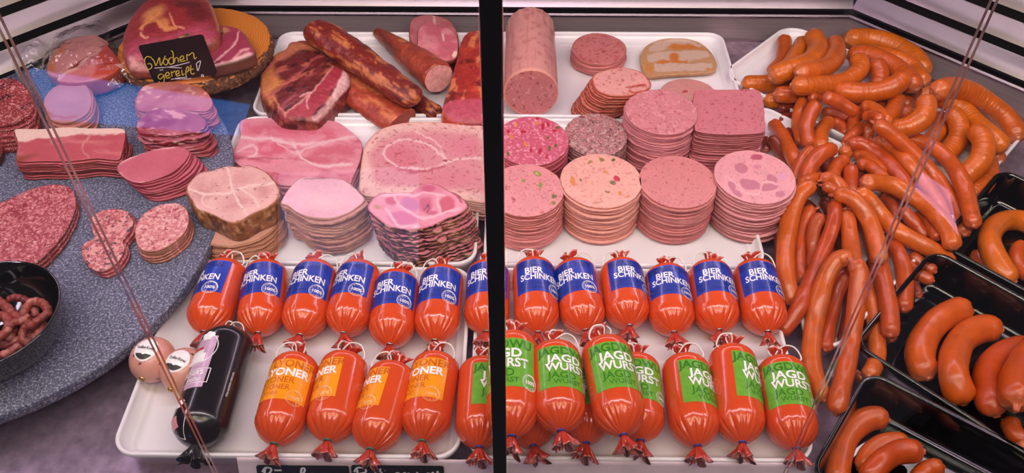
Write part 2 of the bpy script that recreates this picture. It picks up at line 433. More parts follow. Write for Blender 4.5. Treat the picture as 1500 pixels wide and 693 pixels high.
def rect2(x0, x1, y0, y1, nx=24, ny=6):
    X, Y = np.meshgrid(np.linspace(x0, x1, nx+1), np.linspace(y0, y1, ny+1)); V = np.c_[X.ravel(), Y.ravel()]
    return V, [(j*(nx+1)+i, j*(nx+1)+i+1, (j+1)*(nx+1)+i+1, (j+1)*(nx+1)+i) for j in range(ny) for i in range(nx)]
def ribbon2(pts, w, n=None):
    q = cr(pts, n or len(pts)*5); T = np.gradient(q, axis=0); T /= np.linalg.norm(T, axis=1)[:, None]+1e-9; Nn = np.c_[-T[:, 1], T[:, 0]]*w/2
    m = len(q); return np.vstack([q+Nn, q-Nn]), [(i, i+1, m+i+1, m+i) for i in range(m-1)]
# ================================================================ camera, light
cam = bpy.data.objects.new('camera', bpy.data.cameras.new('camera')); C.objects.link(cam)
cam.data.sensor_width = 36; cam.data.lens = FPX*36/1500; cam.data.clip_start = .02
cam.location = CAM
cam.rotation_euler = Matrix(((_R[0], _U[0], -_F[0]), (_R[1], _U[1], -_F[1]), (_R[2], _U[2], -_F[2]))).to_euler()
sc.camera = cam
sc.view_settings.view_transform = 'Standard'; sc.view_settings.look = 'None'; sc.view_settings.gamma = 1; sc.view_settings.use_curve_mapping = False
sc.view_settings.exposure = 0.0
w = bpy.data.worlds.new('shop'); sc.world = w; w.use_nodes = True
w.node_tree.nodes['Background'].inputs[0].default_value = (.62, .5, .62, 1); w.node_tree.nodes['Background'].inputs[1].default_value = .08
def area(name, loc, target, sx, sy, power, col):
    l = bpy.data.lights.new(name, 'AREA'); l.shape = 'RECTANGLE'; l.size = sx; l.size_y = sy; l.energy = power; l.color = col
    o = bpy.data.objects.new(name, l); C.objects.link(o); o.location = loc
    d = Vector(target)-Vector(loc); o.rotation_euler = d.to_track_quat('-Z', 'Y').to_euler(); return o
area('case_tube_front', (0, .62, .66), (0, 1.0, 0), 1.7, .035, 5.6, (1, .86, .90))
area('case_tube_back', (0, 1.30, .50), (0, .95, 0), 1.5, .035, 2.6, (1, .70, .90))
area('wing_tube_right', (.80, .95, .55), (.6, .9, 0), .9, .035, 1.2, (1, .80, .82))
area('wing_tube_left', (-.95, .95, .60), (-.6, .9, 0), .9, .035, 1.6, (.96, .78, 1))
area('shop_ceiling_light', (.75, -.45, 2.3), (-.5, 1.2, 0), 1.1, .9, 17, (1, .95, .55))
area('shop_ceiling_light', (-.75, -.45, 2.3), (.5, 1.2, 0), 1.1, .9, 17, (1, .95, .55))
area('shop_ceiling_light', (0, -1.1, 2.3), (0, 1.2, 0), .9, .5, 14, (1, .72, .95))
# ================================================================ room of the counter
def prism(name, m, pts, z0, z1, parent=None, kind='structure', rot=None):
    o = ccw(np.array(pts, float)); n = len(o); V = [(*p, z0) for p in o]+[(*p, z1) for p in o]
    F = [tuple(range(n))[::-1], tuple(range(n, 2*n))]+[(i, (i+1) % n, n+(i+1) % n, n+i) for i in range(n)]
    return tag(obj(name, mesh(name, V, F, m, smooth=False), parent), kind=kind)
prism('floor', M_deck, [(-1.6, .535), (1.6, .535), (1.6, 1.75), (-1.6, 1.75)], -.05, -.02)
XL, XR, YB = -.689, .655, 1.52
def wall(name, p0, p1, nrm, nl=4):
    """steel back wall: base panel, little ledge, then tilted air-duct slats; nrm points into the case"""
    p0 = np.array(p0); p1 = np.array(p1); d = (p1-p0); Ln = np.linalg.norm(d); d = d/Ln; nr = np.array(nrm)
    def strip(prof, m):
        V = []; F = []; k = len(prof)
        for q in (p0, p1):
            for (o, z) in prof: V.append((*(q+nr*o), z))
        for i in range(k): F.append((i, (i+1) % k, k+(i+1) % k, k+i))
        F.append(tuple(range(k))[::-1]); F.append(tuple(range(k, 2*k)))
        return V, F
    V, F = strip([(0, -.02), (-.004, -.02), (-.004, .033), (0, .033)], None)
    root = tag(obj(name, flat(mesh(name, V, F, M_panel))), kind='structure')
    a = strip([(.004, .034), (-.014, .034), (-.014, .041), (.003, .041), (.005, .0375)], None); obj('ledge', flat(mesh('ledge', *a, M_steel)), root)
    a = strip([(0, -.02), (.006, -.02), (.006, -.0165), (0, -.0155)], None); obj('base_strip', flat(mesh('base_strip', *a, M_steel)), root)
    a = strip([(-.036, .03), (-.075, .03), (-.075, .40), (-.036, .40)], None); obj('gap_shade_sheet', flat(mesh('gap_shade_sheet', *a, M_dark)), root)  # near-black sheet stands in for the shade in the slat gaps
    for i in range(nl):
        z = .054+i*.057; o = .002
        a = strip([(o, z), (o-.011, z+.015), (o-.0145, z+.031), (o-.0155, z+.0325), (o-.018, z+.0315), (o-.0165, z+.0300), (o-.013, z+.015), (o-.003, z-.001)], None)
        obj('air_slat', flat(mesh('air_slat', *a, M_steel)), root)
    return root
wall('wall_back', (XL, YB), (XR, YB), (0, -1))
s = .7071
wall('wall_right', (XR, YB), (XR+.62, YB-.635), (-.715, -.70))
wall('wall_left', (XL-.62, YB-.635), (XL, YB), (.715, -.70))
# price rail at the front
def rail():
    prof = [(.5338, -.03), (.5338, .0185), (.5322, .0190), (.5308, .0175), (.5303, .0140), (.5143, -.029), (.503, -.06), (.52, -.06)]
    V = []; F = []; k = len(prof)
    for x in (-.335, .36):
        for y, z in prof: V.append((x, y, z))
    for i in range(k): F.append((i, (i+1) % k, k+(i+1) % k, k+i))
    F.append(tuple(range(k))[::-1]); F.append(tuple(range(k, 2*k)))
    return flat(mesh('price_rail', V, F, mat('rail_plastic', (232, 210, 222), rough=.35, metal=.0, na=.08)))
tag(obj('price_rail', rail()), 'pale slanted price rail along the front edge of the trays', 'rail')
prism('trim_1', M_deck, [(-1.6, .502), (-.336, .502), (-.336, .535), (-1.6, .535)], -.05, -.0205)
prism('trim_2', M_dark, [(.361, .502), (1.6, .502), (1.6, .535), (.361, .535)], -.05, -.0205)
# ================================================================ trays
def tray(label, corners, z0=0., h=.02, m=None, **k):
    nm = 'serving_tray'; me, org = traymesh(nm, corners, z0, h, m or M_white, **k)
    return tag(obj(nm, me, loc=org), label, 'tray')
def rc(x0, x1, y0, y1): return [(x0, y0), (x1, y0), (x1, y1), (x0, y1)]
TZ = -.0199
def T(label, c, h=.0, **k): return tray(label, c, TZ, .0399+h, **k)   # trays stand on the deck, floor near z=0

FL = .004   # inner floor level of the white trays
def wt(label, c, **k): return tray(label, c, TZ, .041, M_white, floor=.024-.041*.12-.0009, **k)
wt('white tray at the back left holding smoked hams and loins', rc(-.474, -.058, 1.208, 1.478))
wt('white tray at the back right holding the whole bologna log', rc(-.050, .398, 1.208, 1.484))
wt('white tray in the middle left under the big cooked ham slices', rc(-.488, -.062, .852, 1.202))
wt('white tray in the middle right under the round cold cut stacks', rc(-.052, .362, .852, 1.202))
wt('white tray at the front left with orange-labelled sausages', rc(-.490, -.068, .5345, .846))
wt('white tray at the front right with green-labelled sausages', rc(-.060, .358, .5345, .846))
def UV_(u, v): return (.699*u+.682*v, -.715*u+.731*v)
wt('white tray at the back right corner heaped with thick bent sausages', [UV_(-.645, 1.205), UV_(-.165, 1.205), UV_(-.165, 1.450), UV_(-.645, 1.450)], rad=.042)
wt('wedge-shaped white tray under the wiener heap, beside the black trays', [(.386, .662), UV_(-.165, 1.197), (.398, 1.275)])
def bt(label, u0, u1, v0, v1): return tray(label, [UV_(u0, v0), UV_(u1, v0), UV_(u1, v1), UV_(u0, v1)], TZ, .055, M_black, rad=.028, lip=.005, slope=.010, floor=.002)
bt('black tray at the right edge holding the ring sausages', -.158, .19, 1.062, 1.30)
bt('black tray at the right with four plump curved sausages', -.158, .19, .806, 1.050)
tray('black tray at the bottom right corner of the photo', [(.449, .662), (.336, .510), (.616, .301), (.729, .453)], TZ, .055, M_black, rad=.028, lip=.005, slope=.010, floor=.002)
# ================================================================ glass
def pane(x0, x1, label):
    V, F = [], []; box((V, F), ((x0+x1)/2, .497, .37), (x1-x0, .0032, .80))
    fm = [1 if i in (0, 1, 3, 5) else 0 for i in range(6)]
    return tag(obj('glass_screen', mesh('glass_screen', V, F, [M_glass, M_edge], fm=fm, smooth=False)), label, 'glass screen')
pane(-1.2, -.347, 'clear glass pane left of the left glass joint')
pane(-.3425, -.0275, 'clear glass pane between the left joint and the black post')
pane(-.0095, .3005, 'clear glass pane between the black post and the right joint')
pane(.3045, 1.2, 'clear glass pane right of the right glass joint')
V, F = [], []; box((V, F), (-.0190, .4975, .36), (.0150, .022, .84))
po = tag(obj('glass_post', mesh('glass_post', V, F, M_frame, smooth=False)), 'black upright post between the two middle glass panes', 'post')
bv = po.modifiers.new('b', 'BEVEL'); bv.width = .0015; bv.segments = 2
# price cards
def quadmap(TL, TR, BR, BL, lift=.0006):
    TL, TR, BR, BL = map(np.array, (TL, TR, BR, BL)); n = np.cross(BR-BL, TL-BL); n /= np.linalg.norm(n)
    def f(uv):
        u = uv[:, :1]; v = uv[:, 1:2]
        return (TL*(1-u)+TR*u)*(1-v)+(BL*(1-u)+BR*u)*v + n*lift
    return f, n
def card(name, label, TL, TR, BR, BL, strokes, lw, aspect, th=.0012):
    f, n = quadmap(TL, TR, BR, BL, 0)
    q = np.array([TL, TR, BR, BL]); cc = q.mean(0)
    o2 = roundpoly([(0, 0), (aspect, 0), (aspect, 1), (0, 1)], 0, .06, 5)/np.array([aspect, 1])
    P3 = f(o2); k = len(P3); V = np.vstack([P3+n*th/2, P3-n*th/2])-cc
    F = [tuple(range(k)), tuple(range(k, 2*k))[::-1]]+[((i+1) % k, i, k+i, k+(i+1) % k) for i in range(k)]
    r = tag(obj(name, flat(mesh(name, V, F, M_card, smooth=False)), loc=cc), label, 'sign')
    for colr, lines in strokes.items():
        g, _ = quadmap(TL, TR, BR, BL, th/2+.0003); Vs = []; Fs = []; kk = 0
        for ln in lines:
            a, ff = ribbon2(np.array(ln)*np.array([aspect, 1]), lw); a = a/np.array([aspect, 1]); Vs.append(g(a)-cc); Fs += [tuple(i+kk for i in x) for x in ff]; kk += len(a)
        obj('handwriting', mesh('handwriting', np.vstack(Vs), Fs, {'y': M_chalky, 'w': M_chalkw}[colr], smooth=False), r)
    return r
def nrm(lines, x0, y0, w, h): return [[((x-x0)/w, (y-y0)/h) for x, y in l] for l in lines]
# cards in the rail (the frame cuts off all but the tops of the letters)
def railcard(xa, xb, label, lines):
    a = W(xa, 681.5, .0150); b = W(xb, 681.5, .0150); y0 = a[1]
    TL = (a[0], y0, .0150); TR = (b[0], y0, .0150); BL = (a[0], y0-.0165, -.0295); BR = (b[0], y0-.0165, -.0295)
    card('price_card', label, TL, TR, BR, BL, {'w': lines}, .05, (b[0]-a[0])/.0495)
# coordinates below: card width 0..135, height 0..50 (photo pixels)
L1 = [[(10, 22), (12, 8), (15, 3)], [(8, 10), (14, 3), (22, 5), (18, 12), (12, 13)], [(12, 13), (22, 16), (18, 24), (8, 23)],
      [(30, 15), (25, 18), (26, 23), (32, 22), (33, 14), (34, 23)], [(26, 7), (37, 7)], [(40, 23), (40, 14), (45, 13)], [(60, 13), (53, 13), (51, 19), (55, 23), (60, 22)],
      [(64, 24), (66, 6), (70, 3), (71, 7), (65, 17), (70, 13), (72, 23)], [(77, 18), (84, 16), (82, 12), (77, 14), (77, 21), (84, 23)], [(89, 23), (89, 13)], [(89, 16), (95, 12), (98, 15), (98, 23)]]
L2 = [[(8, 23), (9, 6)], [(4, 10), (10, 3), (20, 5), (21, 10), (10, 13)], [(27, 12), (23, 17), (27, 22), (31, 17), (27, 12)], [(34, 23), (34, 13), (38, 11)], [(43, 4), (41, 20), (45, 22)], [(38, 11), (46, 10)], [(49, 12), (49, 22)], [(49.5, 7), (50, 7.5)],
      [(56, 12), (53, 17), (57, 22), (61, 17), (56, 12)], [(65, 22), (65, 12), (71, 12), (72, 22)], [(80, 10), (75, 13), (80, 17), (75, 22)], [(84, 10), (86, 22), (90, 12), (94, 22), (97, 9)], [(101, 12), (101, 21), (107, 21), (107, 12)], [(111, 22), (111, 12), (115, 11)], [(121, 9), (117, 13), (121, 17), (116, 22)], [(127, 7), (125, 20), (128, 22)], [(123, 12), (130, 11)]]
railcard(375, 511, 'black price card with white handwriting in the rail, left one', nrm(L1, 0, 0, 136, 50))
railcard(514, 650, 'black price card reading Portionswurst in the rail, beside the other card', nrm(L2, 0, 0, 136, 50))
# glowing panels added behind the viewer, shaped to give the glass its coloured reflections
M_sb = bpy.data.materials.new('blue_reflection_panel'); M_sb.use_nodes = True
e = M_sb.node_tree.nodes['Principled BSDF']; e.inputs['Base Color'].default_value = (.02, .1, .4, 1); e.inputs['Emission Color'].default_value = (.03, .30, 1, 1); e.inputs['Emission Strength'].default_value = 2.7
M_sw = bpy.data.materials.new('lilac_reflection_panel'); M_sw.use_nodes = True
e = M_sw.node_tree.nodes['Principled BSDF']; e.inputs['Emission Color'].default_value = (.75, .5, .95, 1); e.inputs['Emission Strength'].default_value = 3.0
def reflection_panel(name, label, px, Yp, m):
    """an added thin lit panel standing behind the viewer at y = 1-Yp, where the pane (y .494) mirrors it"""
    q = np.array([WY(x, y, Yp) for x, y in px]); q[:, 1] = 2*.4954-q[:, 1]; cc = q.mean(0); k = len(q)
    V = np.vstack([q, q+np.array([0, -.02, 0])])-cc
    F = [tuple(range(k)), tuple(range(k, 2*k))[::-1]]+[(i, (i+1) % k, k+(i+1) % k, k+i) for i in range(k)]
    return tag(obj(name, flat(mesh(name, V, F, m, smooth=False)), loc=cc), label, 'sign')
reflection_panel('added_lit_panel', 'blue backlit sign across the shop, mirrored in the left glass', [(40, 107), (364, 161), (350, 200), (76, 176)], 1.9, M_sb)
M_sv = bpy.data.materials.new('violet_reflection_panel'); M_sv.use_nodes = True
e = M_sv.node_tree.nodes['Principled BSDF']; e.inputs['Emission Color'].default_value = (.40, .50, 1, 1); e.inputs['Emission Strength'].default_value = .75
reflection_panel('added_lit_panel', 'dim violet lit sign across the shop, mirrored over the pork stacks', [(407, 262), (612, 250), (612, 384), (407, 392)], 1.9, M_sv)  # added to lay a faint violet reflection over the stacks
reflection_panel('added_lit_panel', 'small lilac lit sign across the shop, mirrored in the right glass', [(1352, 258), (1392, 285), (1405, 347), (1386, 322), (1342, 280)], 1.9, M_sw)
# ================================================================ plastic-cased sausages with printed labels
CR = .0308
def body_r(y, L, R):
    """radius of the casing along its axis, y from -L/2 (clip end) to L/2 (string end)"""
    dt = L/2-y; db = y+L/2; r = R
    a = .021
    if dt < a: r = R*max(0, 1-(1-dt/a)**2.3)**.5
    b = .030
    if db < b: r = R*max(0, 1-(1-db/b)**1.9)**.62
    return max(r, .0032)*(1+.015*math.sin((y/L+.5)*math.pi)-.012)
def chub_meshes(kind, L, R):
    ys = np.r_[-L/2+np.linspace(0, 1, 22)**1.3*.034, np.linspace(-L/2+.040, L/2-.026, 8), L/2-.022*np.linspace(1, 0, 16)**1.4]
    seg = 170; th = np.linspace(0, 2*np.pi, seg+1)[:-1]; V = []; rnd = np.random.RandomState({'bier': 3, 'lyon': 5, 'jagd': 8}[kind])
    ph = [rnd.uniform(0, 6.28) for _ in range(4)]
    for y in ys:
        r = body_r(y, L, R); db = y+L/2; dt = L/2-y
        k = math.exp(-((db-.006)/.0145)**2) if db > .006 else 1; kt = math.exp(-(dt/.007)**2)
        w = th+.10*np.sin(3*th+ph[0])+.05*np.sin(5*th+ph[1])
        pl = np.abs(np.sin(w*8.5+ph[2]))**.45; fold = (1-pl)
        a = 1-.20*k*fold*(.65+.35*np.sin(2*th+ph[3]))-.10*kt*(1-np.abs(np.sin(w*5.5))**.5)
        V.append(np.c_[np.sin(th)*r*a, np.full(seg, y), np.cos(th)*r*a])
    V = np.vstack(V); n = len(ys); F = []
    for i in range(n-1):
        for j in range(seg): F.append((i*seg+j, i*seg+(j+1) % seg, (i+1)*seg+(j+1) % seg, (i+1)*seg+j))
    F.append(tuple(range(seg))[::-1]); F.append(tuple((n-1)*seg+j for j in range(seg)))
    casing = mesh('casing', V, F, M_casing)
    def tuft(ln, w, dirn, fl, seed):
        rs = np.random.RandomState(seed); m = 60; th = np.linspace(0, 2*np.pi, m+1)[:-1]; V = []; Cc = []; K = 9
        for i in range(K):
            t = i/(K-1); r = .0034+(w-.0034)*t**.8
            ruf = 1+.5*t*np.sin(5*th+rs.uniform(0, 1)*.4+seed)+.25*t*np.sin(11*th+seed*2)
            x = np.cos(th)*r*ruf; z = np.sin(th)*r*ruf*fl+.002*t*np.sin(7*th+3*t)
            y = dirn*(ln*t+.0025*t*np.sin(4*th+seed))
            V.append(np.c_[x, y, z-.004*t if dirn < 0 else z+.004*t]); c = np.tile(lin((176, 44, 18)), (m, 1))
            if i == K-1: c = np.tile(lin((232, 150, 140)), (m, 1))
            Cc.append(c)
        V = np.vstack(V); Cc = np.vstack(Cc); F = []
        for i in range(K-1):
            for j in range(m): F.append((i*m+j, i*m+(j+1) % m, (i+1)*m+(j+1) % m, (i+1)*m+j))
        # gathered inside
        V = np.vstack([V, [0, dirn*ln*.45, 0]]); Cc = np.vstack([Cc, lin((150, 35, 18))])
        for j in range(m): F.append(((K-1)*m+j, (K-1)*m+(j+1) % m, len(V)-1))
        return mesh('casing_tail', V, F, M_casingc, Cc)
    tails = [tuft(.019, .0115, -1, .55, s) for s in (1, 4)]; tops = [tuft(.0185, .0095, 1, .5, s) for s in (2, 5)]
    # clip and string
    t = np.linspace(0, 2*np.pi, 25)[:-1]
    Vc, Fc = tube(np.c_[np.cos(t)*.0042, np.full(24, 0.), np.sin(t)*.0042], np.full(24, .0011), 8, closed=True)
    clip = lambda m: mesh('clip', Vc, Fc, m)
    st = []
    for s in range(2):
        q = [(-.004, 0, .002), (-.003, .001, .008), (.006*(1-2*s), .006, .014), (.016*(1-2*s), .004, .012), (.020*(1-2*s), -.008, .009), (.012*(1-2*s), -.012, .012)]
        P = cr(q, 30); Va, Fa = tube(P, np.full(30, .0008), 6)
        Vb, Fb = tube(np.c_[np.cos(t)*.0046, np.full(24, 0.0), np.sin(t)*.0046], np.full(24, .0011), 6, closed=True)
        Vd, Fd = tube(cr([(.003, 0, .004), (.004, .006, .010), (-.004, .011, .010), (-.008, .006, .007), (-.003, 0, .004)], 24), np.full(24, .0008), 6)
        v, f = join([(Va, Fa), (Vb, Fb), (Vd, Fd)]); st.append(mesh('string_loop', v, f, M_string))
    # printed label wrapped round the casing: (arc length, position along axis)
    def wrap(nm, VF, m, lift, y0=0.):
        V2, F = VF; y = V2[:, 1]+y0; rr = np.array([body_r(q, L, R) for q in y])+lift; a = V2[:, 0]/R
        return mesh(nm, np.c_[np.sin(a)*rr, y, np.cos(a)*rr], F, m)
    A = R*math.radians(68); out = {}
    def T(s, size, x, y, bold=0., xs=1.): V2, F = textmesh(s, size, bold, xs, lim=.0035); return V2+np.array([x, y]), F
    def seal(x, y, r, txt='100%'):
        p = [ring2(x, y, r, .0005), ring2(x, y, r*.86, .0003), ring2(x, y, r*.95, .0009, arc=.3)]
        tv, tf = textmesh(txt, r*.62, .0002, lim=.004, align='CENTER'); p.append((tv+np.array([x, y-r*.2]), tf))
        for k in range(12):
            b = math.pi*2*k/12; p.append(rect2(x+math.cos(b)*r*.68-.0005, x+math.cos(b)*r*.68+.0005, y+math.sin(b)*r*.68-.0004, y+math.sin(b)*r*.68+.0004, 1, 1))
        return join(p)
    if kind == 'bier':
        t1, t0 = L/2-.0195, L/2-.0765; M1, M2, M3 = M_lblue, M_lblued, M_lsky
        white = [T('BIER', .0148, -A*.62, t1-.0250, .0003, .88), T('SCHINKEN', .0148, -A*.80, t1-.0362, .0003, .80)]
        ghost = [T('BIERSCHIN', .0140, -A*.97, t1-.0120, .0003, .92), T('BIERSCHINKEN', .0090, -A*.9, t0+.0115, .0001, .85), T('BIERSCHINKEN', .0068, -A*.9, t0+.0045, .0001, .9)]
        se = seal(A*.55, t0+.0065, .0108); disc = None
    elif kind == 'lyon':
        t1, t0 = L/2-.0245, L/2-.084; M1, M2, M3 = M_lor, M_lord, M_lorp
        white = [T('LYONER', .0155, -A*.76, t1-.0250, .0005, 1.0)]
        ghost = [T('LYONER', .0150, -A*.50, t1-.0120, .0003, 1.0), T('LYONER', .0125, -A*.80, t1-.0355, .0001, .95), T('LYONER', .0105, -A*.7, t1-.0455, .0001, .95), T('LYONER', .007, -A*.7, t1-.053, 0, .95)]
        se = seal(A*.58, t0+.0045, .0108)
    else:
        t1, t0 = L/2-.0235, L/2-.0845; M1, M2, M3 = M_lgr, M_lgrd, M_lgrp
        white = [T('JAGD', .0155, -A*.66, t1-.0245, .0004, 1.15), T('WURST', .0155, -A*.72, t1-.0370, .0004, 1.0)]
        ghost = [T('JAGDWU', .0155, -A*.97, t1-.0128, .0004, 1.05), T('JAGD', .0130, -A*.66, t1-.0482, .0002, 1.1), T('WURST', .0090, -A*.50, t1-.0560, .0001, 1.1)]
        se = seal(A*.80, t0+.0075, .0098)
    dx = 2*A
    lab = wrap('label', rect2(-A, A, t0, t1, 30, 8), M1, .00035)
    return dict(casing=casing, tails=tails, tops=tops, clip=clip, strings=st, label=lab, ghost=[wrap('shadow_word', g_, M2, .0006) for g_ in ghost],
                white=[wrap('printed_word', g_, M_lw, .0009) for g_ in white], seal=wrap('round_seal', se, M_lw if kind != 'lyon' else M_lorp, .0011), L=L)
CH = {}
CLIP = {}
def chub(kind, label, cat, group, top, bot, roll, zc=None, clipc=None, sv=0, string_=True, R=CR):
    zc = zc if zc is not None else FL+R
    a = W(top[0], top[1]+9, zc+R*.15); b = W(*bot, zc-R*.1); L0 = np.linalg.norm((a-b)[:2])
    if kind not in CH: CH[kind] = chub_meshes(kind, L0, R)
    m = CH[kind]; c = (a+b)/2; d = a-b; rz = math.atan2(d[1], d[0])-math.pi/2; sy = L0/m['L']
    r = empty({'bier': 'beer_ham_sausage', 'lyon': 'lyoner_sausage', 'jagd': 'hunter_sausage'}[kind], (c[0], c[1], zc), label, cat, group, rz)
    cs = obj('casing', m['casing'], r, rot=(0, random.uniform(0, 6.28), 0)); cs.scale = (1, sy, 1)
    la = obj('label', m['label'], r, rot=(0, math.radians(roll), 0)); la.scale = (1, sy, 1)
    [obj('shadow_word', g_, la) for g_ in m['ghost']]; [obj('printed_word', g_, la) for g_ in m['white']]; obj('round_seal', m['seal'], la)
    L = m['L']*sy
    obj('casing_tail', m['tails'][sv % 2], r, (0, -L/2-.0005, 0), (math.radians(-4), random.uniform(-.5, .5), random.uniform(-.25, .25)))
    obj('casing_top', m['tops'][(sv+1) % 2], r, (0, L/2-.001, 0), (math.radians(38), random.uniform(-.6, .6), random.uniform(-.35, .35)))
    if clipc not in CLIP: CLIP[clipc] = m['clip']({None: M_clip, 'b': M_clipb, 'g': M_clipg}[clipc])
    obj('clip', CLIP[clipc], r, (0, -L/2, 0))
    if string_: obj('string_loop', m['strings'][sv % 2], r, (0, L/2-.0005, 0), (0, random.uniform(-.4, .4), 0)).scale = (1.35, 1.35, 1.35)
    return r
BI = [((336, 376), (299, 489), -38), ((391, 378), (379, 491), -8), ((465, 377), (440, 494), -6), ((530, 378), (504, 491), -19), ((583, 392), (571, 508), -4), ((649, 385), (637, 502), -6),
      ((716, 378), (712, 489), -5), ((781, 374), (788, 490), 15), ((840, 376), (858, 487), -16), ((908, 376), (922, 480), 24), ((975, 384), (987, 490), 3), ((1038, 378), (1053, 487), 10), ((1103, 377), (1124, 489), 10)]
wh = ['leftmost of the row, next to the stone platter', 'second from the left in the row, below the brown roast stack', 'third from the left, below the pale pork stack', 'fourth from left, below the gap between two stacks',
      'fifth from the left, set a little lower than its neighbours', 'just right of the lowest one, top tail fanned up', 'half hidden behind the black post', 'first right of the black post', 'second right of the post, tilted to the right', 'third right of the post, plump folds at its foot',
      'fourth right of the post, flat bow on top', 'last but one on the right of the row', 'rightmost of the row, touching a wiener']
for i, (t, b, r) in enumerate(BI):
    chub('bier', 'blue-labelled BIER SCHINKEN sausage, '+wh[i], 'sausage', 'blue-labelled beer ham sausages in a row', t, b, r, sv=i)
LY = [((437, 512), (402, 653), -5, 'leftmost of the four orange-labelled, label facing up'), ((507, 510), (480, 648), -58, 'second of the four, label turned left'), ((579, 525), (543, 661), -64, 'third of the four, lying lowest'), ((641, 511), (619, 649), -30, 'rightmost of the four, left of the post')]
for i, (t, b, r, s_) in enumerate(LY):
    chub('lyon', 'orange-labelled LYONER sausage, '+s_, 'sausage', 'orange-labelled lyoner sausages', t, b, r, clipc='g', sv=i+1)
UP = FL+CR+CR*1.62
JA = [((708, 518), (702, 658), 48, None, 'half behind the black post, lowest left'), ((768, 530), (781, 656), 0, None, 'almost hidden under two others, only its tail showing beside the post'), ((845, 530), (858, 652), 0, None, 'hidden under two others, tail showing in the middle'),
      ((931, 513), (938, 648), 0, None, 'lying low, partly covered by its left neighbour'), ((1002, 513), (1021, 656), 40, None, 'alone in the middle of the right half'), ((1071, 499), (1087, 651), 55, None, 'last but one on the right'), ((1142, 516), (1166, 660), 4, None, 'rightmost, beside the wieners'),
      ((752, 480), (750, 642), -15, UP, 'upper layer, right behind the post'), ((812, 495), (822, 634), 22, UP, 'upper layer, second right of the post'), ((884, 487), (913, 640), 17, UP, 'upper layer, third right of the post')]
for i, (t, b, r, z, s_) in enumerate(JA):
    chub('jagd', 'green-labelled JAGDWURST sausage, '+s_, 'sausage', 'green-labelled hunter sausages', t, b, r, zc=z, clipc='b', sv=i, string_=i not in (1, 2))
# ---------------------------------------------------------------- black sausage and the two truffle balls
def lathe_y(prof, seg=72):
    V, F = lathe(prof, seg); V = np.array(V); return np.c_[V[:, 0], V[:, 2], -V[:, 1]], F
def black_one():
    R = .0345; zc = FL+R; a = W(339, 487, zc); b = W(287, 655, zc-.004); d = a-b; L = np.linalg.norm(d[:2]); c = (a+b)/2
    r = empty('black_cased_sausage', (c[0], c[1], zc), 'long black-cased sausage with chef hat print and pale lettering, left of the lyoner', 'sausage', None, math.atan2(d[1], d[0])-math.pi/2)
    def rr(y): dt, db = L/2-y, y+L/2; q = min(1, dt/.026); p = min(1, db/.030); return max(.003, R*(1-(1-q)**2.3)**.5*(1-(1-p)**2.2)**.55)
    ys = np.r_[-L/2+np.linspace(0, .034, 14), np.linspace(-L/2+.04, L/2-.034, 10), L/2-np.linspace(.028, 0, 14)]
    V, F = lathe_y([(rr(y), y) for y in ys], 80); obj('casing', mesh('casing', V, F, mat('black_casing', (20, 16, 20), rough=.24, coat=.5, na=.2)), r)
    def wrap(nm, VF, m, lift, roll=-.62):
        V2, F = VF; V2 = np.asarray(V2); y = V2[:, 1]; q = np.array([rr(v) for v in y])+lift; al = V2[:, 0]/R+roll
        return obj(nm, mesh(nm, np.c_[np.sin(al)*q, y, np.cos(al)*q], F, m), r)
    Mp = mat('lilac_panel', (196, 160, 188), rough=.3, coat=.3); Mw = M_lw; Mr = mat('red_print', (190, 40, 40), rough=.3, coat=.3)
    wrap('pale_lilac_panel', rect2(-.006, .022, -.026, .052, 14, 20), Mp, .0004)  # plain lilac panel on the casing
    def hat(cx, cy, s):
        p = []
        for dx, dy, q in ((-.5, .3, .45), (0, .5, .5), (.5, .35, .45), (0, .15, .5)):
            t = np.linspace(0, 6.2832, 21)[:-1]; v = np.c_[cx+s*(dx+q*np.cos(t)), cy+s*(dy+q*np.sin(t))]; p.append((v, [tuple(range(20))]))
        p.append(rect2(cx-s*.6, cx+s*.6, cy-s*.45, cy+s*.1, 4, 2)); return join(p)
    wrap('chef_hat_print', hat(.008, .051, .0095), Mw, .0008); wrap('chef_jacket_print', join([rect2(-.016, .013, .012, .026, 8, 3), rect2(-.011, .009, .025, .032, 6, 2)]), Mw, .0008)
    wrap('scarf_print', rect2(-.006, .007, .0315, .036, 4, 1), Mr, .0011); wrap('ring_print', ring2(.001, .034, .0245, .0009, 60), Mw, .0006)
    wrap('frame_print', join([rect2(-.016, .026, .001, .0018, 10, 1), rect2(-.016, .026, -.0195, -.0187, 10, 1), rect2(.0252, .026, -.019, .0015, 1, 4)]), Mw, .0009)
    a1 = textmesh("FLEISCHER'S", .0095, .0002, .85, lim=.004); a2 = textmesh('Stefan', .0090, .0001, 1., lim=.004)
    wrap('printed_words', join([(a1[0]+np.array([-.025, -.0075]), a1[1]), (a2[0]+np.array([-.004, -.0165]), a2[1])]), Mw, .0010)
    wrap('chef_hat_print', hat(-.002, -.048, .008), Mw, .0008); wrap('ring_print', ring2(-.008, -.062, .021, .0009, 60), Mw, .0006); wrap('chef_jacket_print', rect2(-.018, -.002, -.074, -.062, 6, 3), mat('pink_print', (226, 150, 160), rough=.3), .0008)
    sm = textmesh('ZUM VERZEHR GEEIGNET', .0035, 0, 1., lim=.004); v = sm[0]; wrap('small_print', (np.c_[v[:, 1]+.052, v[:, 0]*.9-.03], [f[::-1] for f in sm[1]]), Mw, .0006)
    me = CH['lyon']['tails'][0].copy(); me.materials.clear(); me.materials.append(mat('black_tail_film', (26, 22, 26), rough=.25, coat=.5)); obj('casing_tail', me, r, (0, -L/2, 0), (0, .4, .2)).scale = (1.2, 1.1, 1.1)
    obj('string_loop', CH['lyon']['strings'][0], r, (0, L/2, 0))
black_one()
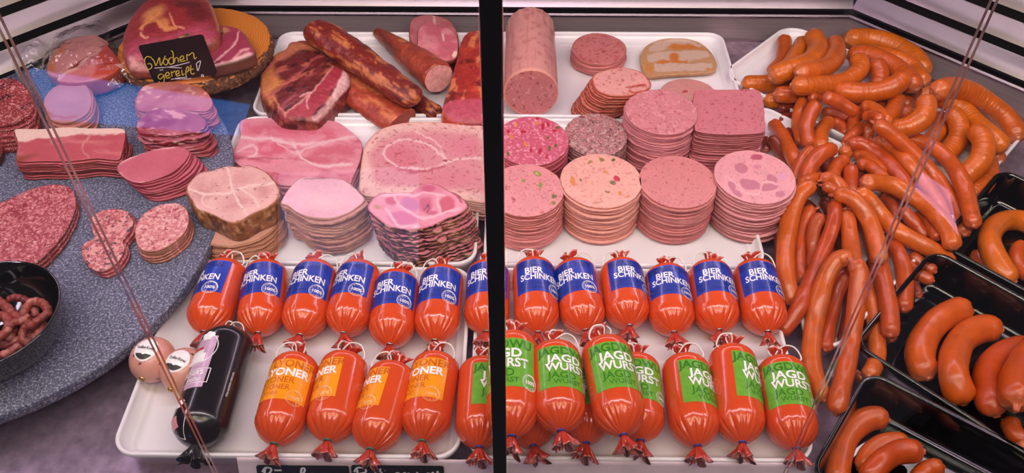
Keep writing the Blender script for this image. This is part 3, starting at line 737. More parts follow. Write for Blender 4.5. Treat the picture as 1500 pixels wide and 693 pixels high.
def truffle(cx, cy, label, seed, rr_):
    R = .0285; zc = FL+R; p = W(cx, cy, zc)
    V, F = lathe_y([(max(.0008, R*math.sin(t)*(1-.0)), -R*1.08*math.cos(t)) for t in np.linspace(0, math.pi, 34)], 56)
    V = np.array(V); col = np.tile(lin((216, 148, 132)), (len(V), 1)); rs = np.random.RandomState(seed)
    for _ in range(26):
        q = rs.normal(size=3); q = q/np.linalg.norm(q)*R; dd = np.linalg.norm(V-q, axis=1); col[dd < .0026] = lin((60, 30, 30))
    r = empty('truffle_ball_sausage', tuple(p), label, 'sausage', 'small pink truffle balls', rr_)
    V, F = lathe_y([(max(.0008, R*math.sin(t)), -R*1.06*math.cos(t)) for t in np.linspace(0, math.pi, 60)], 110); col = np.tile(lin((214, 150, 134)), (len(V), 1))
    for _ in range(30):
        q = rs.normal(size=3); q = q/np.linalg.norm(q)*R; dd = np.linalg.norm(V-q, axis=1); col[dd < .0019] = lin((70, 34, 32))
    obj('casing', mesh('casing', V, F, mat('truffle_casing', attr=True, rough=.3, coat=.4), col), r)
    def sph(nm, VF, m, lift):
        v, f = VF; v = np.asarray(v); a = v[:, 0]/R; b = v[:, 1]/R-.12; q = R+lift
        return obj(nm, mesh(nm, np.c_[np.sin(a)*np.cos(b)*q, np.sin(b)*q*1.03, np.cos(a)*np.cos(b)*q], f, m), r)
    t = np.linspace(0, 6.2832, 41)[:-1]; rg = [np.c_[.0155*k*np.cos(t), .0165*k*np.sin(t)] for k in (0.001, .3, .6, .85, 1)]
    Fd = [(k*40+j, k*40+(j+1) % 40, (k+1)*40+(j+1) % 40, (k+1)*40+j) for k in range(4) for j in range(40)]
    sph('label', (np.vstack(rg), Fd), M_lw, .0004)
    t = np.linspace(math.pi*1.17, math.pi*1.83, 22); lo = np.vstack([np.c_[.0130*np.cos(t), .0142*np.sin(t)], np.c_[.0130*np.cos(t), -.0066-.0016*np.maximum(0, 1-np.abs(np.cos(t))*4)]])
    sph('dark_label_band', (lo, [(i, i+1, 23+i, 22+i) for i in range(21)]), mat('label_black', (30, 28, 30), rough=.4), .0008)
    tx = textmesh('Trüffel-Kugel', .0056, .0001, .80, lim=.003, align='CENTER'); sph('printed_words', (tx[0]+np.array([0, -.0005]), tx[1]), mat('label_ink', (30, 30, 30), rough=.4), .0009)
    tx = textmesh('Mettwurst', .003, .0001, .9, lim=.003, align='CENTER')
    me = CLIP['g'].copy(); me.materials.clear(); me.materials.append(mat('brass_clip', (190, 150, 90), rough=.3, metal=.8))
    for s_ in (-1, 1): obj('clip', me, r, (0, s_*R*1.07, 0), (0, .3, 0)).scale = (.8, 1.5, .8)
truffle(224, 527, 'pink speckled truffle ball with round white label, the left one', 3, -.15)
truffle(270, 543, 'pink speckled truffle ball touching the black sausage', 8, -.3)
# ================================================================ round cold cuts, right half
PK = (226, 138, 136)
def rnd_stack(nm, desc, where, group, o, zt, n, base, ops, side, **k):
    return stack(nm, desc+' slice, topmost of the stack '+where, 'slice below the topmost, '+desc+', '+where, 'cold cuts', group, o, zt, FL+.001, n, base, ops, side, **k)
b = lambda x, y, rx, ry, c, ang=0, s_=.15, al=1: ('b', x, y, rx, ry, ang, c, s_, al)
GRN, RED, ORG, OLV = (120, 130, 30), (190, 20, 50), (226, 130, 30), (110, 100, 30)
# back row first
rs = random.Random(5); op = [('n', 330, .56, .08, (244, 160, 180), .6)]
for _ in range(13): op.append(b(rs.uniform(738, 822), rs.uniform(172, 240), rs.uniform(2.5, 5), rs.uniform(1.8, 3.4), RED, rs.uniform(0, 90)))
for _ in range(9): op.append(b(rs.uniform(742, 820), rs.uniform(180, 240), rs.uniform(2.5, 4.5), 2.6, rs.choice([ORG, OLV, (232, 150, 60)]), rs.uniform(0, 90)))
rnd_stack('pepper_sausage_slice', 'bright pink pepper-dotted sausage', 'right of the post', 'pink pepper sausage slices', circ(729, 829, 166, 248, .07, seed=1), .070, 13, (210, 84, 112), op, (190, 84, 94), seed=1)
op = [('n', 200, .52, .08, (200, 166, 158), .5), ('n', 260, .58, .05, (110, 62, 66), .7), ('n', 150, .56, .08, (186, 112, 112), .5)]
rnd_stack('head_cheese_slice', 'grey marbled head cheese', 'behind the pistachio stack', 'grey head cheese slices', circ(832, 914, 160, 236, .066, seed=2), .066, 15, (166, 112, 112), op, (128, 84, 82), side2=(110, 72, 70), seed=2, mat_=M_fat)
op = [('n', 200, .56, .10, (234, 156, 162), .5), ('n', 260, .64, .04, (186, 80, 94), .6)]
rnd_stack('coarse_sausage_slice', 'coarse pink sausage', 'left of the square one', 'coarse pink sausage slices', circ(918, 1020, 129, 199, .096, rag=.0015, seed=3), .096, 22, (214, 128, 134), op, (216, 122, 134), side2=(196, 96, 108), seed=3, jit=.0022, rag=.0012)
op = [('n', 300, .64, .03, (168, 62, 82), .8)]
sq = outline([(1018, 133), (1040, 131), (1075, 131), (1108, 131), (1117, 145), (1120, 170), (1121, 190), (1110, 195), (1065, 197), (1024, 193), (1017, 185), (1015, 160)], .092, 140, .001, 4)
rnd_stack('square_meatloaf_slice', 'square pink meat loaf', 'next to the wieners', 'square meat loaf slices', sq, .092, 22, (208, 116, 126), op, (170, 78, 80), side2=(188, 84, 92), seed=4, jit=.0018, rag=.0008)
# front row
op = [('n', 330, .67, .03, (190, 90, 92), .7), b(787, 254, 8, 3.6, (150, 140, 50), 20), b(787, 254, 4, 1.5, (200, 180, 90), 20), b(766, 266, 3.6, 3, (150, 140, 50)), b(791, 271, 3.6, 4.2, (150, 140, 50)), b(812, 287, 4, 2.6, OLV), b(811, 297, 4.5, 3, (140, 120, 20)),
      b(752, 292, 4, 1.6, (180, 60, 70), 20), b(742, 275, 2, 4, (186, 80, 90)), b(794, 312, 4, 1.5, (190, 80, 40))]
rnd_stack('pistachio_sausage_slice', 'pink pistachio sausage', 'in front beside the post', 'pistachio sausage slices', circ(716, 824, 238, 320, .076, seed=5), .076, 17, (228, 140, 142), op, (196, 100, 88), side2=(214, 118, 116), seed=5, jit=.0018, rag=.0010)
op = [b(839, 265, 3.6, 8.5, ORG, -18), b(904, 262, 5, 4, (200, 16, 50), 20), b(898, 268, 5.5, 3.4, OLV), b(908, 283, 4, 3, ORG), b(882, 235, 4, 2.6, (150, 120, 30)), b(864, 238, 4, 2.4, (130, 130, 40), -20), b(898, 234, 3.4, 2.6, OLV), b(887, 252, 5, 2.2, (220, 140, 50)), b(864, 268, 3.4, 2, (240, 170, 110), 60),
      b(889, 281, 4, 2.2, (150, 110, 20)), b(850, 264, 2.6, 2.6, OLV), b(876, 296, 4, 1.4, (200, 140, 60)), b(920, 287, 3, 1.6, ORG, -40), ('n', 300, .63, .03, (220, 130, 120), .5)]
rnd_stack('garden_sausage_slice', 'pale peach vegetable sausage', 'second from the post', 'vegetable sausage slices', circ(822, 939, 224, 306, .080, seed=6), .080, 21, (240, 168, 150), op, (222, 140, 128), side2=(214, 128, 112), seed=6, jit=.0024)
op = [('n', 330, .67, .03, (160, 66, 70), .8)]
rnd_stack('lyoner_slice', 'plain rose lyoner', 'third from the post', 'plain lyoner slices', circ(938, 1048, 226, 307, .080, seed=7), .080, 21, (218, 126, 124), op, (206, 118, 116), side2=(192, 100, 98), seed=7, jit=.0022)
HM = (198, 112, 132)
op = [('n', 330, .67, .03, (190, 90, 110), .6), b(1108, 230, 10, 5, (190, 74, 104)), b(1086, 246, 11, 8, HM, 20), b(1110, 244, 5, 4, (220, 126, 150)), b(1098, 270, 16, 8, HM, 10), b(1126, 274, 16, 6.5, HM, -8), b(1131, 263, 9, 7, HM, 40), b(1145, 258, 8, 6, (226, 150, 176)), b(1072, 273, 5, 9, HM, -30), b(1143, 284, 8, 5, HM), b(1080, 284, 9, 4, HM, 30), ('l', [(1070, 262), (1095, 283), (1112, 285)], 1.4, (240, 176, 180), .9), ('l', [(1112, 283), (1120, 266), (1140, 270)], 1.2, (240, 176, 180), .9)]
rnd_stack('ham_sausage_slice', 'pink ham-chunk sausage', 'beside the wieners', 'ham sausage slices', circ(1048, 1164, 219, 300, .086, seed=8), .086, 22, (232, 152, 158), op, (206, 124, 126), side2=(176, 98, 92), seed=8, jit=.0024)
# crumbs on the ham sausage stack
def crumb(px, py, label, seed, z):
    rs = np.random.RandomState(seed); V, F = lathe([(.0006, -.0025), (.003, -.0015), (.0034, .0003), (.002, .002), (.0005, .0026)], 10); V = np.array(V)*rs.uniform(.7, 1.3, (len(V), 1))
    p = W(px, py, z); tag(obj('meat_crumb', mesh('meat_crumb', V, F, mat('crumb_meat', (226, 160, 150), rough=.6)), loc=p), label, 'crumb', 'crumbs stuck to the ham sausage stack')
# ---------------------------------------------------------------- back right tray
op = [('n', 220, .58, .04, (190, 84, 90), .6)]
stack('thin_sausage_slice', 'rose sausage slice on top of the small pile at the back by the log', 'slice under the top one of the small rose pile by the log', 'cold cuts', 'small pile of rose slices at the back', circ(838, 917, 48, 94, .032, seed=9, rag=.0015), .032, FL, 4, (214, 122, 120), op, (206, 110, 106), seed=9, jit=.0025, wave=.001)
o = circ(880, 922, 85, 103, .010, seed=10)
tk = outline([(868, 112), (884, 103), (912, 99), (936, 104), (950, 115), (953, 127), (938, 136), (915, 141), (890, 139), (872, 130)], .070, 140, .0012, 10)
stack('smoked_turkey_slice', 'pale pink turkey slice with red edge on top of the fanned stack', 'brown-edged turkey slice under the top of the leaning stack', 'cold cuts', 'fanned smoked turkey slices', tk, .070, FL, 19, (232, 160, 150),
      [('l', [(918, 128), (930, 127), (944, 125)], 1.6, (190, 60, 40), 1), ('l', [(922, 133), (930, 136), (948, 132)], 1.4, (190, 70, 50), 1), ('n', 180, .6, .04, (200, 110, 100), .6)], (176, 74, 44), side2=(156, 66, 48), shift=(-.036, -.004), jit=.002, rim=(.07, (190, 80, 50), .8), seed=10, grow=-.02, rag=.002, zrag=.001)
stack('ham_sausage_offcut', 'upper pale pink slice lying behind the square loaf', 'lower pale pink slice lying behind the square loaf', 'cold cuts', 'two pale slices behind the square loaf', circ(966, 1052, 117, 160, .016, seed=12), .016, FL, 2, (220, 146, 138), [b(1004, 134, 5, 3, (200, 80, 90))], (206, 120, 110), seed=12)
AS = (224, 186, 164)
op = [('n', 60, .5, .2, (214, 160, 96), .6), ('p', [(950, 72), (958, 63), (985, 57), (1010, 58), (1030, 68), (1000, 66), (970, 74), (951, 76)], AS, 2, 1), ('p', [(975, 71), (985, 64), (1010, 64), (1034, 72), (1000, 73)], (224, 128, 30), 3, .9),
      ('p', [(948, 82), (962, 76), (1036, 74), (1040, 82), (1012, 90), (950, 92)], AS, 2, 1), ('b', 988, 84, 9, 8, 0, (222, 124, 20), .5, 1), ('p', [(960, 91), (970, 88), (1005, 88), (1008, 92), (962, 93)], (222, 124, 20), 2, .9), ('p', [(959, 94), (1044, 92), (1040, 104), (960, 105)], AS, 1.5, 1), ('b', 1037, 102, 4, 3, 0, (230, 130, 20), .4, 1), ('b', 951, 100, 8, 11, 0, (222, 140, 40), .6, .8)]
piece('aspic_loaf_slice', 'single half-round aspic slice with pale meat strips and orange jelly at the back', 'cold cuts', o=outline([(938, 92), (939, 78), (948, 66), (965, 58), (985, 55), (1005, 56), (1025, 62), (1040, 74), (1048, 87), (1050, 98), (1043, 105), (1010, 108), (975, 110), (950, 112), (943, 104)], .011, 200), zt=.011, th=.0065, base=(206, 152, 104), ops=op, side=(190, 130, 80), K=44, mats=mat('aspic', attr=True, rough=.2, coat=.4, na=.08, ns=200))
# whole bologna log
def log_():
    R = .0475; zc = FL+R; f = W(778, 137, zc); bk = WY(773, 10, 1.455); L = 1.448-f[1]
    x0, x1 = f[0], WY(776, 60, 1.44)[0]
    ys = np.linspace(0, L-.006, 40); seg = 128; th = np.linspace(0, 2*np.pi, seg+1)[:-1]; V = []; prof = []
    for k in np.linspace(0, 1, 22)[1:]: prof.append((0, R*k, 0))
    for y in ys[1:]: prof.append((y, R*(1-.035*y/L), 1))
    for k in (.96, .86, .7, .45, .2): prof.append((L-.006+.006*(1-k), R*.965*k, 1))
    for y, r, sd in prof:
        ruf = 1+(.010*np.sin(th*19)+.006*np.sin(th*31+1))*(1 if y > L*.8 else .15)*sd
        x = x0+(x1-x0)*y/L*.6
        V.append(np.c_[x-x0+np.cos(th)*r*ruf, np.full(seg, y), np.sin(th)*r*ruf])
    V = np.vstack([[[0, 0, 0]]]+V); n = len(prof); F = [(0, 1+(j+1) % seg, 1+j) for j in range(seg)]
    for i in range(n-1):
        for j in range(seg): a = 1+i*seg+j; c_ = 1+i*seg+(j+1) % seg; F.append((a, c_, c_+seg, a+seg))
    F.append(tuple(1+(n-1)*seg+j for j in range(seg)))
    Wd = V+np.array([f[0], f[1], zc]); col = paint(Wd, (222, 148, 140), [('n', 90, .56, .08, (196, 112, 110), .5), ('w', 90, .02, .25, .55, .1, (200, 124, 118), .5)], 4, .16)
    face = slice(0, 1+22*seg-seg); cf = paint(Wd[face], (214, 120, 122), [('n', 190, .62, .05, (230, 150, 150), .5), ('n', 260, .67, .03, (150, 60, 70), .8)], 9, .06); col[face] = cf
    col[1+20*seg:1+22*seg] = lin((226, 160, 140))
    me = mesh('bologna_log', V, F, M_slice, col); flat(me, 50)
    tag(obj('bologna_log', me, loc=(f[0], f[1], zc)), 'long pink bologna log with its cut face to the front, right of the post', 'sausage')
log_()
# ================================================================ bent sausages, laid one on another
NODES = np.zeros((0, 4))
def settle(px, rp, floor, zref=.035, lift=0., stiff=.0006):
    """give the traced line real heights: resting on the floor or on what already lies there"""
    global NODES
    P2 = cr(np.array(px, float), max(8, int(sum(math.dist(px[i], px[i+1]) for i in range(len(px)-1))/7)))
    dep = PROJ(np.array([W(*p, zref) for p in P2]))[2].mean(); r = rp*dep/FPX
    n = len(P2); need = np.zeros(n)
    for i in range(n):
        z = floor+r*.96+lift; lim = .16
        while z < lim and len(NODES):
            p = W(*P2[i], z); d = np.linalg.norm(NODES[:, :3]-p, axis=1)
            if (d < (NODES[:, 3]+r)*.90).any(): z += .0015
            else: break
        need[i] = z
    z = need.copy()
    for _ in range(60):
        zz = z.copy()
        zz[1:-1] = np.maximum(need[1:-1], .5*(z[:-2]+z[2:])-stiff)
        seg = .006
        for i in range(n-1): zz[i] = max(zz[i], zz[i+1]-seg*.55)
        for i in range(n-1, 0, -1): zz[i] = max(zz[i], zz[i-1]-seg*.55)
        z = zz
    for _ in range(3): z[1:-1] = (z[:-2]+2*z[1:-1]+z[2:])/4
    P3 = np.array([W(*P2[i], z[i]) for i in range(n)])
    NODES = np.vstack([NODES, np.c_[P3, np.full(n, r)]])
    return P3, r
def sausage(name, label, group, px, rp, floor, base, tip, m, ends=('p', 'p'), **k):
    P3, r = settle(px, rp, floor, **k)
    s = np.r_[0, np.cumsum(np.linalg.norm(np.diff(P3, axis=0), axis=1))]; L = s[-1]
    e = .9*r
    us = np.r_[e*(1-np.cos(np.linspace(0, math.pi/2, 8))), np.linspace(e, L-e, max(10, int(L/.004)))[1:-1], L-e*(1-np.cos(np.linspace(math.pi/2, 0, 8)))]
    rnd = random.Random(int(px[0][0]*7+px[0][1]*3)); a1, a2, a3 = [rnd.uniform(0, 6.28) for _ in range(3)]
    Q = np.stack([np.interp(us, s, P3[:, k_]) for k_ in range(3)], 1)
    for _ in range(2): Q[1:-1] = Q[1:-1]*.5+(Q[:-2]+Q[2:])*.25
    R = []
    for u in us:
        t = min(u, L-u); q = min(1, t/e); rr = r*(1-(1-q)**2.2)**.5
        R.append(max(rr, r*.05)*(1+.03*math.sin(u/L*7+a1)+.02*math.sin(u/L*17+a2)))
    R = np.array(R); T = np.gradient(Q, axis=0); T /= np.linalg.norm(T, axis=1)[:, None]
    # little twisted nubs of skin at the ends
    def nub(i, sgn, kind):
        if kind == 'c': return [], []
        ln = {'p': .12, 't': .6}[kind]*min(r, .013); rr_ = {'p': .20, 't': .15}[kind]*r
        d = T[i]*sgn; return [Q[i]+d*ln*k_ for k_ in (.35, 1.)], [rr_*1.2, rr_*.9]
    q0, r0 = nub(0, -1, ends[0]); q1, r1 = nub(-1, 1, ends[1])
    if q0: Q = np.vstack([q0[::-1], Q[1:]]) ; R = np.r_[r0[::-1], R[1:]]; us = np.r_[[-.004, -.001], us[1:]]
    if q1: Q = np.vstack([Q[:-1], q1]); R = np.r_[R[:-1], r1]; us = np.r_[us[:-1], [L+.001, L+.004]]
    seg = 20; ucur = us/L
    def rmod(t, th):
        i = int(round(t*(len(us)-1))); d = min(us[i], L-us[i]); k_ = math.exp(-(max(d, 0)/(r*.45))**2)
        return 1+k_*.16*np.sin(6*th+a3)+.012*np.sin(2*th+a1+us[i]*60)
    V, F = tube(Q, R, seg, rmod=rmod)
    n = len(Q); d = np.minimum(us, L-us); f = np.clip(1-d/(r*.55), 0, 1)**1.5; f = np.r_[np.repeat(f, seg), f[0], f[-1]][:, None]
    shade = (1+.22*(fbm(V, 80, 3)-.5)*2)[:, None]
    col = np.clip(lin(base)*shade*(1-f*.55)+lin(tip)*f*.55, 0, 1)
    uv = np.c_[np.r_[np.repeat(us, seg), us[0], us[-1]], np.r_[np.tile(np.arange(seg)/seg, n), 0, 0]]
    c = P3.mean(0); c[2] = P3[:, 2].min()-r
    return tag(obj(name, mesh(name, V-c, F, m, col, uv), loc=c), label, 'sausage', group)
KN = (190, 88, 12); KT = (200, 128, 90); WN = (184, 77, 20); WT = (186, 100, 76)
def K_(desc, px, rp=14.5, e=('p', 'p'), fl=FL, **k):
    g = 'thick bent orange sausages in the back corner tray'
    return sausage('thick_sausage', 'thick orange bent sausage, '+desc, g, px, rp, fl, KN, KT, M_knack, e, **k)
def W_(desc, px, rp=11, e=('c', 'p'), base=WN, fl=FL, **k):
    g = 'red-brown wieners heaped beside the ham sausage'
    return sausage('wiener', 'slim red-brown wiener, '+desc, g, px, rp, fl, base, WT, M_wien, e, **k)
# ---- thick ones
K_('low left end of the heap, tip toward the square loaf', [(1086, 123), (1105, 123), (1130, 122), (1165, 118)], 13)
K_('lowest left one, tip above the square loaf', [(1119, 146), (1135, 148), (1160, 146), (1195, 140)], 11.5)
K_('low, round tip just under the back left ones', [(1133, 138), (1155, 139), (1185, 136), (1215, 132)], 12.5)
K_('short one standing up at the far left back', [(1149, 56), (1148, 74), (1144, 92), (1130, 108)], 11)
K_('narrow one behind the big left one', [(1176, 60), (1167, 78), (1155, 96), (1140, 108)], 11.5)
K_('hidden low at the middle of the back', [(1300, 92), (1320, 110), (1340, 128), (1352, 140)], 13)
K_('deep brown one under the topmost back one', [(1262, 76), (1300, 82), (1335, 98), (1354, 124)], 13)
K_('low in the centre, mostly covered', [(1250, 150), (1280, 158), (1310, 150), (1340, 156)], 13)
K_('low right, its end in shadow below the long one', [(1395, 178), (1425, 200), (1450, 222), (1467, 238)], 12.5)
K_('low right of centre, short curved stub', [(1334, 158), (1322, 168), (1306, 180), (1290, 188)], 12)
K_('low under the right arch', [(1376, 168), (1376, 190), (1362, 206), (1340, 216)], 12)
K_('outer right bow lying on the white tray', [(1440, 222), (1450, 246), (1443, 268), (1420, 290)], 13.5)
K_('left centre piece behind the wieners', [(1314, 142), (1310, 160), (1298, 174), (1284, 180)], 12.5)
K_('big smooth one at the upper left, bent like an elbow', [(1189, 50), (1198, 68), (1192, 86), (1170, 98), (1146, 106), (1127, 116)], 15)
K_('second elbow from the left, wrinkled', [(1222, 60), (1225, 78), (1214, 96), (1192, 104), (1166, 107)], 14)
K_('broad long one under the topmost back one', [(1241, 84), (1270, 80), (1302, 93), (1326, 110), (1344, 132)], 14)
K_('upright short arch in the middle', [(1278, 88), (1287, 102), (1289, 118), (1282, 130)], 13)
K_('wrinkled hook left of the upright arch', [(1254, 84), (1261, 98), (1247, 114), (1220, 123), (1190, 126), (1158, 125)], 13.5)
K_('topmost one along the back wall', [(1238, 59), (1268, 56), (1302, 63), (1330, 78), (1347, 96), (1351, 108)], 15.5)
K_('front arch, strongly ribbed, above the wieners', [(1212, 127), (1238, 134), (1268, 136), (1298, 131), (1318, 120), (1325, 110)], 14.5)
K_('long one running down to the right, second from the wall', [(1352, 139), (1380, 144), (1405, 158), (1430, 180), (1452, 200), (1473, 220)], 14.5)
K_('long outermost one beside the right wall', [(1371, 134), (1395, 128), (1425, 138), (1455, 157), (1478, 178), (1492, 204)], 15.5)
K_('ribbed arch right of the glass joint', [(1388, 160), (1402, 176), (1405, 198), (1394, 218), (1378, 232)], 14.5)
K_('ribbed bow at the right, thread on its skin', [(1426, 188), (1440, 206), (1438, 232), (1420, 252), (1400, 266)], 15.5)
K_('ribbed arch left of the glass joint', [(1353, 140), (1357, 160), (1346, 178), (1324, 188), (1298, 190)], 14.5)
# ---- wieners, lowest first
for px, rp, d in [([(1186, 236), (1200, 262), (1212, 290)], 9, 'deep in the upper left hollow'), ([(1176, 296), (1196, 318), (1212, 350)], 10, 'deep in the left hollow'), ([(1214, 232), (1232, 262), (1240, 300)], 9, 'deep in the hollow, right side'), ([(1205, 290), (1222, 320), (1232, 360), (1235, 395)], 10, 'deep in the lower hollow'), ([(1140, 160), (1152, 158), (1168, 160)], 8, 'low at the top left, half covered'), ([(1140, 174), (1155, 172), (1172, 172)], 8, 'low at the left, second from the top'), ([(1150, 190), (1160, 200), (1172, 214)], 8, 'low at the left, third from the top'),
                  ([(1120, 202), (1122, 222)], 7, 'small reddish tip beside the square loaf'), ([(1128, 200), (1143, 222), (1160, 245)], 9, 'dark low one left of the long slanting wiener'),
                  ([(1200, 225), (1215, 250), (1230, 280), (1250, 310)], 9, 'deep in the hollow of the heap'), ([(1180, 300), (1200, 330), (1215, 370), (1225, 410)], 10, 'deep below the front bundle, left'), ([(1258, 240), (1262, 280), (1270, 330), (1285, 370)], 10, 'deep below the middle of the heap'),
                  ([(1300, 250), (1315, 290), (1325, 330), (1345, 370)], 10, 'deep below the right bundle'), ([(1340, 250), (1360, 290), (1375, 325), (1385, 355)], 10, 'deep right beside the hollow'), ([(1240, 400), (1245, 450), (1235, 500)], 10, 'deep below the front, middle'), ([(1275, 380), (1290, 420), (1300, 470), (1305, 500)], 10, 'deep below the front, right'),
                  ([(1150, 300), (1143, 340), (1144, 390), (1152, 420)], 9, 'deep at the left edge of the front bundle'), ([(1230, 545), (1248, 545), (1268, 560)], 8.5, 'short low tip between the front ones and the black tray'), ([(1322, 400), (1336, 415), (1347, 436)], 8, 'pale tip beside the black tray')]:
    W_(d, px, rp, base=(120, 44, 22))  # darker skin colour paints in the shade of the heap's hollows
W_('small knob above the front of the thick ones', [(1186, 142), (1200, 144)], 7)
W_('slim left one of the upright pair near the top', [(1178, 144), (1170, 162), (1168, 185), (1174, 212)], 8.5, ('t', 'p'))
W_('long slanting one beside the square loaf', [(1132, 180), (1145, 198), (1158, 222), (1170, 250), (1172, 272)], 11, ('p', 'c'))
W_('right one of the upright pair near the top', [(1197, 150), (1187, 168), (1181, 190), (1186, 216)], 10.5)
W_('top one pointing right below the ribbed arch', [(1206, 141), (1225, 148), (1243, 159), (1256, 166)], 9.5)
W_('second one pointing right under the top', [(1203, 165), (1222, 167), (1246, 176)], 9)
W_('dark hollow piece right of the short arch', [(1217, 177), (1232, 185), (1242, 198)], 8.5)
W_('short arch between the pair and the twist', [(1217, 178), (1206, 186), (1202, 202), (1203, 218)], 10.5)
W_('upper left arm of the twist', [(1260, 166), (1250, 180), (1248, 196)], 8.5)
W_('lower left arm of the twist', [(1263, 184), (1248, 200), (1236, 213)], 9, ('t', 't'))
W_('upper right arm of the twist', [(1261, 158), (1276, 157), (1291, 168), (1301, 182)], 9.5, ('t', 'c'))
W_('knob in the middle of the twist', [(1264, 173), (1278, 169), (1291, 176)], 8)
W_('stub hanging from the twist', [(1274, 182), (1272, 196), (1270, 208)], 8.5, ('t', 'c'))
W_('longest one slanting to the right tray edge', [(1280, 180), (1300, 192), (1323, 211), (1345, 232), (1366, 255), (1386, 283), (1402, 312), (1413, 345)], 11.5, ('t', 'p'))
W_('right outer one ending above the black tray', [(1322, 203), (1350, 208), (1378, 224), (1399, 248), (1413, 276), (1420, 303), (1426, 332)], 12)
W_('one mirrored in lilac, left of the longest', [(1280, 205), (1302, 213), (1322, 230), (1342, 253), (1360, 278), (1376, 304), (1386, 334)], 11.5, ('t', 'p'))
W_('one from the second twist running right', [(1240, 213), (1258, 210), (1282, 223), (1303, 242), (1320, 262), (1333, 284)], 11.5, ('t', 'c'))
W_('left of the centre, darker bend', [(1194, 218), (1180, 228), (1170, 247), (1166, 270)], 9.5)
W_('arching from the second twist to the left', [(1222, 218), (1203, 225), (1189, 241), (1181, 260), (1178, 280)], 11.5, ('t', 'c'))
W_('knob right below the second twist', [(1236, 214), (1239, 230)], 9.5, ('t', 'c'))
W_('left bend in the middle', [(1242, 232), (1228, 240), (1220, 255), (1225, 272)], 10.5)
W_('upper thin arm right of the centre', [(1247, 229), (1263, 226), (1280, 238), (1294, 256)], 9, ('t', 'c'))
W_('lower thin arm right of the centre', [(1255, 243), (1270, 241), (1285, 252), (1298, 266)], 9.5, ('t', 'c'))
W_('upright one with a dark spot in the centre', [(1247, 242), (1246, 258), (1247, 285)], 10.5, ('t', 'c'))
W_('small arm at the left of the third twist', [(1205, 262), (1186, 264), (1170, 276)], 10, ('t', 'c'))
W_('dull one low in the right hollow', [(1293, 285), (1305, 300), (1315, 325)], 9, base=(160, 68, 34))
W_('lower one tinted by the reflection, left', [(1320, 305), (1340, 328), (1358, 350)], 9.5)
W_('lower one tinted by the reflection, right', [(1343, 314), (1362, 330), (1375, 352)], 9.5)
W_('short one with pale tip beside the black tray corner', [(1332, 372), (1350, 386), (1371, 399)], 9.5)
W_('short one curving under the pale tip', [(1328, 384), (1345, 402), (1368, 412)], 9)
W_('arch of the third twist, upper', [(1202, 264), (1216, 260), (1230, 272), (1240, 288)], 9.5, ('t', 'c'))
W_('arch of the third twist, lower', [(1204, 272), (1219, 277), (1227, 290), (1226, 306)], 9, ('t', 'c'))
W_('dull one between the left long ones', [(1195, 306), (1183, 313), (1175, 335), (1171, 362), (1170, 392), (1176, 414)], 10.5, ('t', 'p'))
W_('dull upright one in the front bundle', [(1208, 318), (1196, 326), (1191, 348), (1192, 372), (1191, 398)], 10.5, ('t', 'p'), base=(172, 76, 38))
W_('dull long one behind the front pair', [(1240, 396), (1228, 421), (1220, 450), (1214, 482), (1208, 514)], 11.5)
W_('straight one at the right front, ends in wrinkles', [(1262, 392), (1272, 425), (1279, 460), (1284, 496), (1283, 530), (1272, 552)], 12.5)
W_('short bend at the right, above the black tray', [(1300, 345), (1314, 368), (1323, 392), (1325, 420), (1323, 455)], 12.5)
W_('wide one right of the front bundle', [(1238, 306), (1256, 306), (1268, 324), (1277, 352), (1287, 385), (1296, 420), (1303, 458), (1303, 492)], 13, ('t', 'p'))
W_('broad outer arch right of the front bundle', [(1221, 286), (1242, 287), (1261, 303), (1275, 328), (1284, 356), (1289, 385)], 12.5, ('t', 'c'))
W_('smooth upright one in the front bundle', [(1239, 313), (1243, 332), (1246, 355), (1249, 380), (1252, 400)], 12.5)
W_('long left one along the ham sausage stack', [(1191, 271), (1175, 280), (1164, 298), (1157, 322), (1152, 352), (1150, 384), (1153, 415), (1161, 448)], 13.5, ('t', 'p'))
W_('long one reaching to the last blue sausage', [(1223, 300), (1222, 322), (1214, 348), (1202, 377), (1189, 408), (1177, 436), (1163, 464), (1142, 489)], 11.5, ('t', 'p'))
W_('one running from the centre to the right corner', [(1254, 281), (1270, 291), (1289, 313), (1309, 335), (1333, 350), (1358, 362), (1380, 374), (1400, 379)], 12.5, ('p', 'p'))
W_('top one of the right bundle, broad bow', [(1264, 268), (1288, 268), (1311, 273), (1334, 286), (1356, 301), (1376, 320), (1391, 342), (1396, 366)], 13, ('p', 'c'))
W_('left of the front pair, biggest, bent at the top', [(1247, 381), (1232, 378), (1219, 391), (1207, 415), (1200, 442), (1194, 467), (1190, 492), (1188, 518), (1191, 545), (1200, 570), (1209, 588)], 14, ('t', 'p'))
W_('right of the front pair, reaching lowest', [(1247, 383), (1258, 394), (1258, 415), (1255, 443), (1251, 475), (1246, 506), (1240, 538), (1232, 570), (1224, 608)], 13.5, ('t', 'p'))
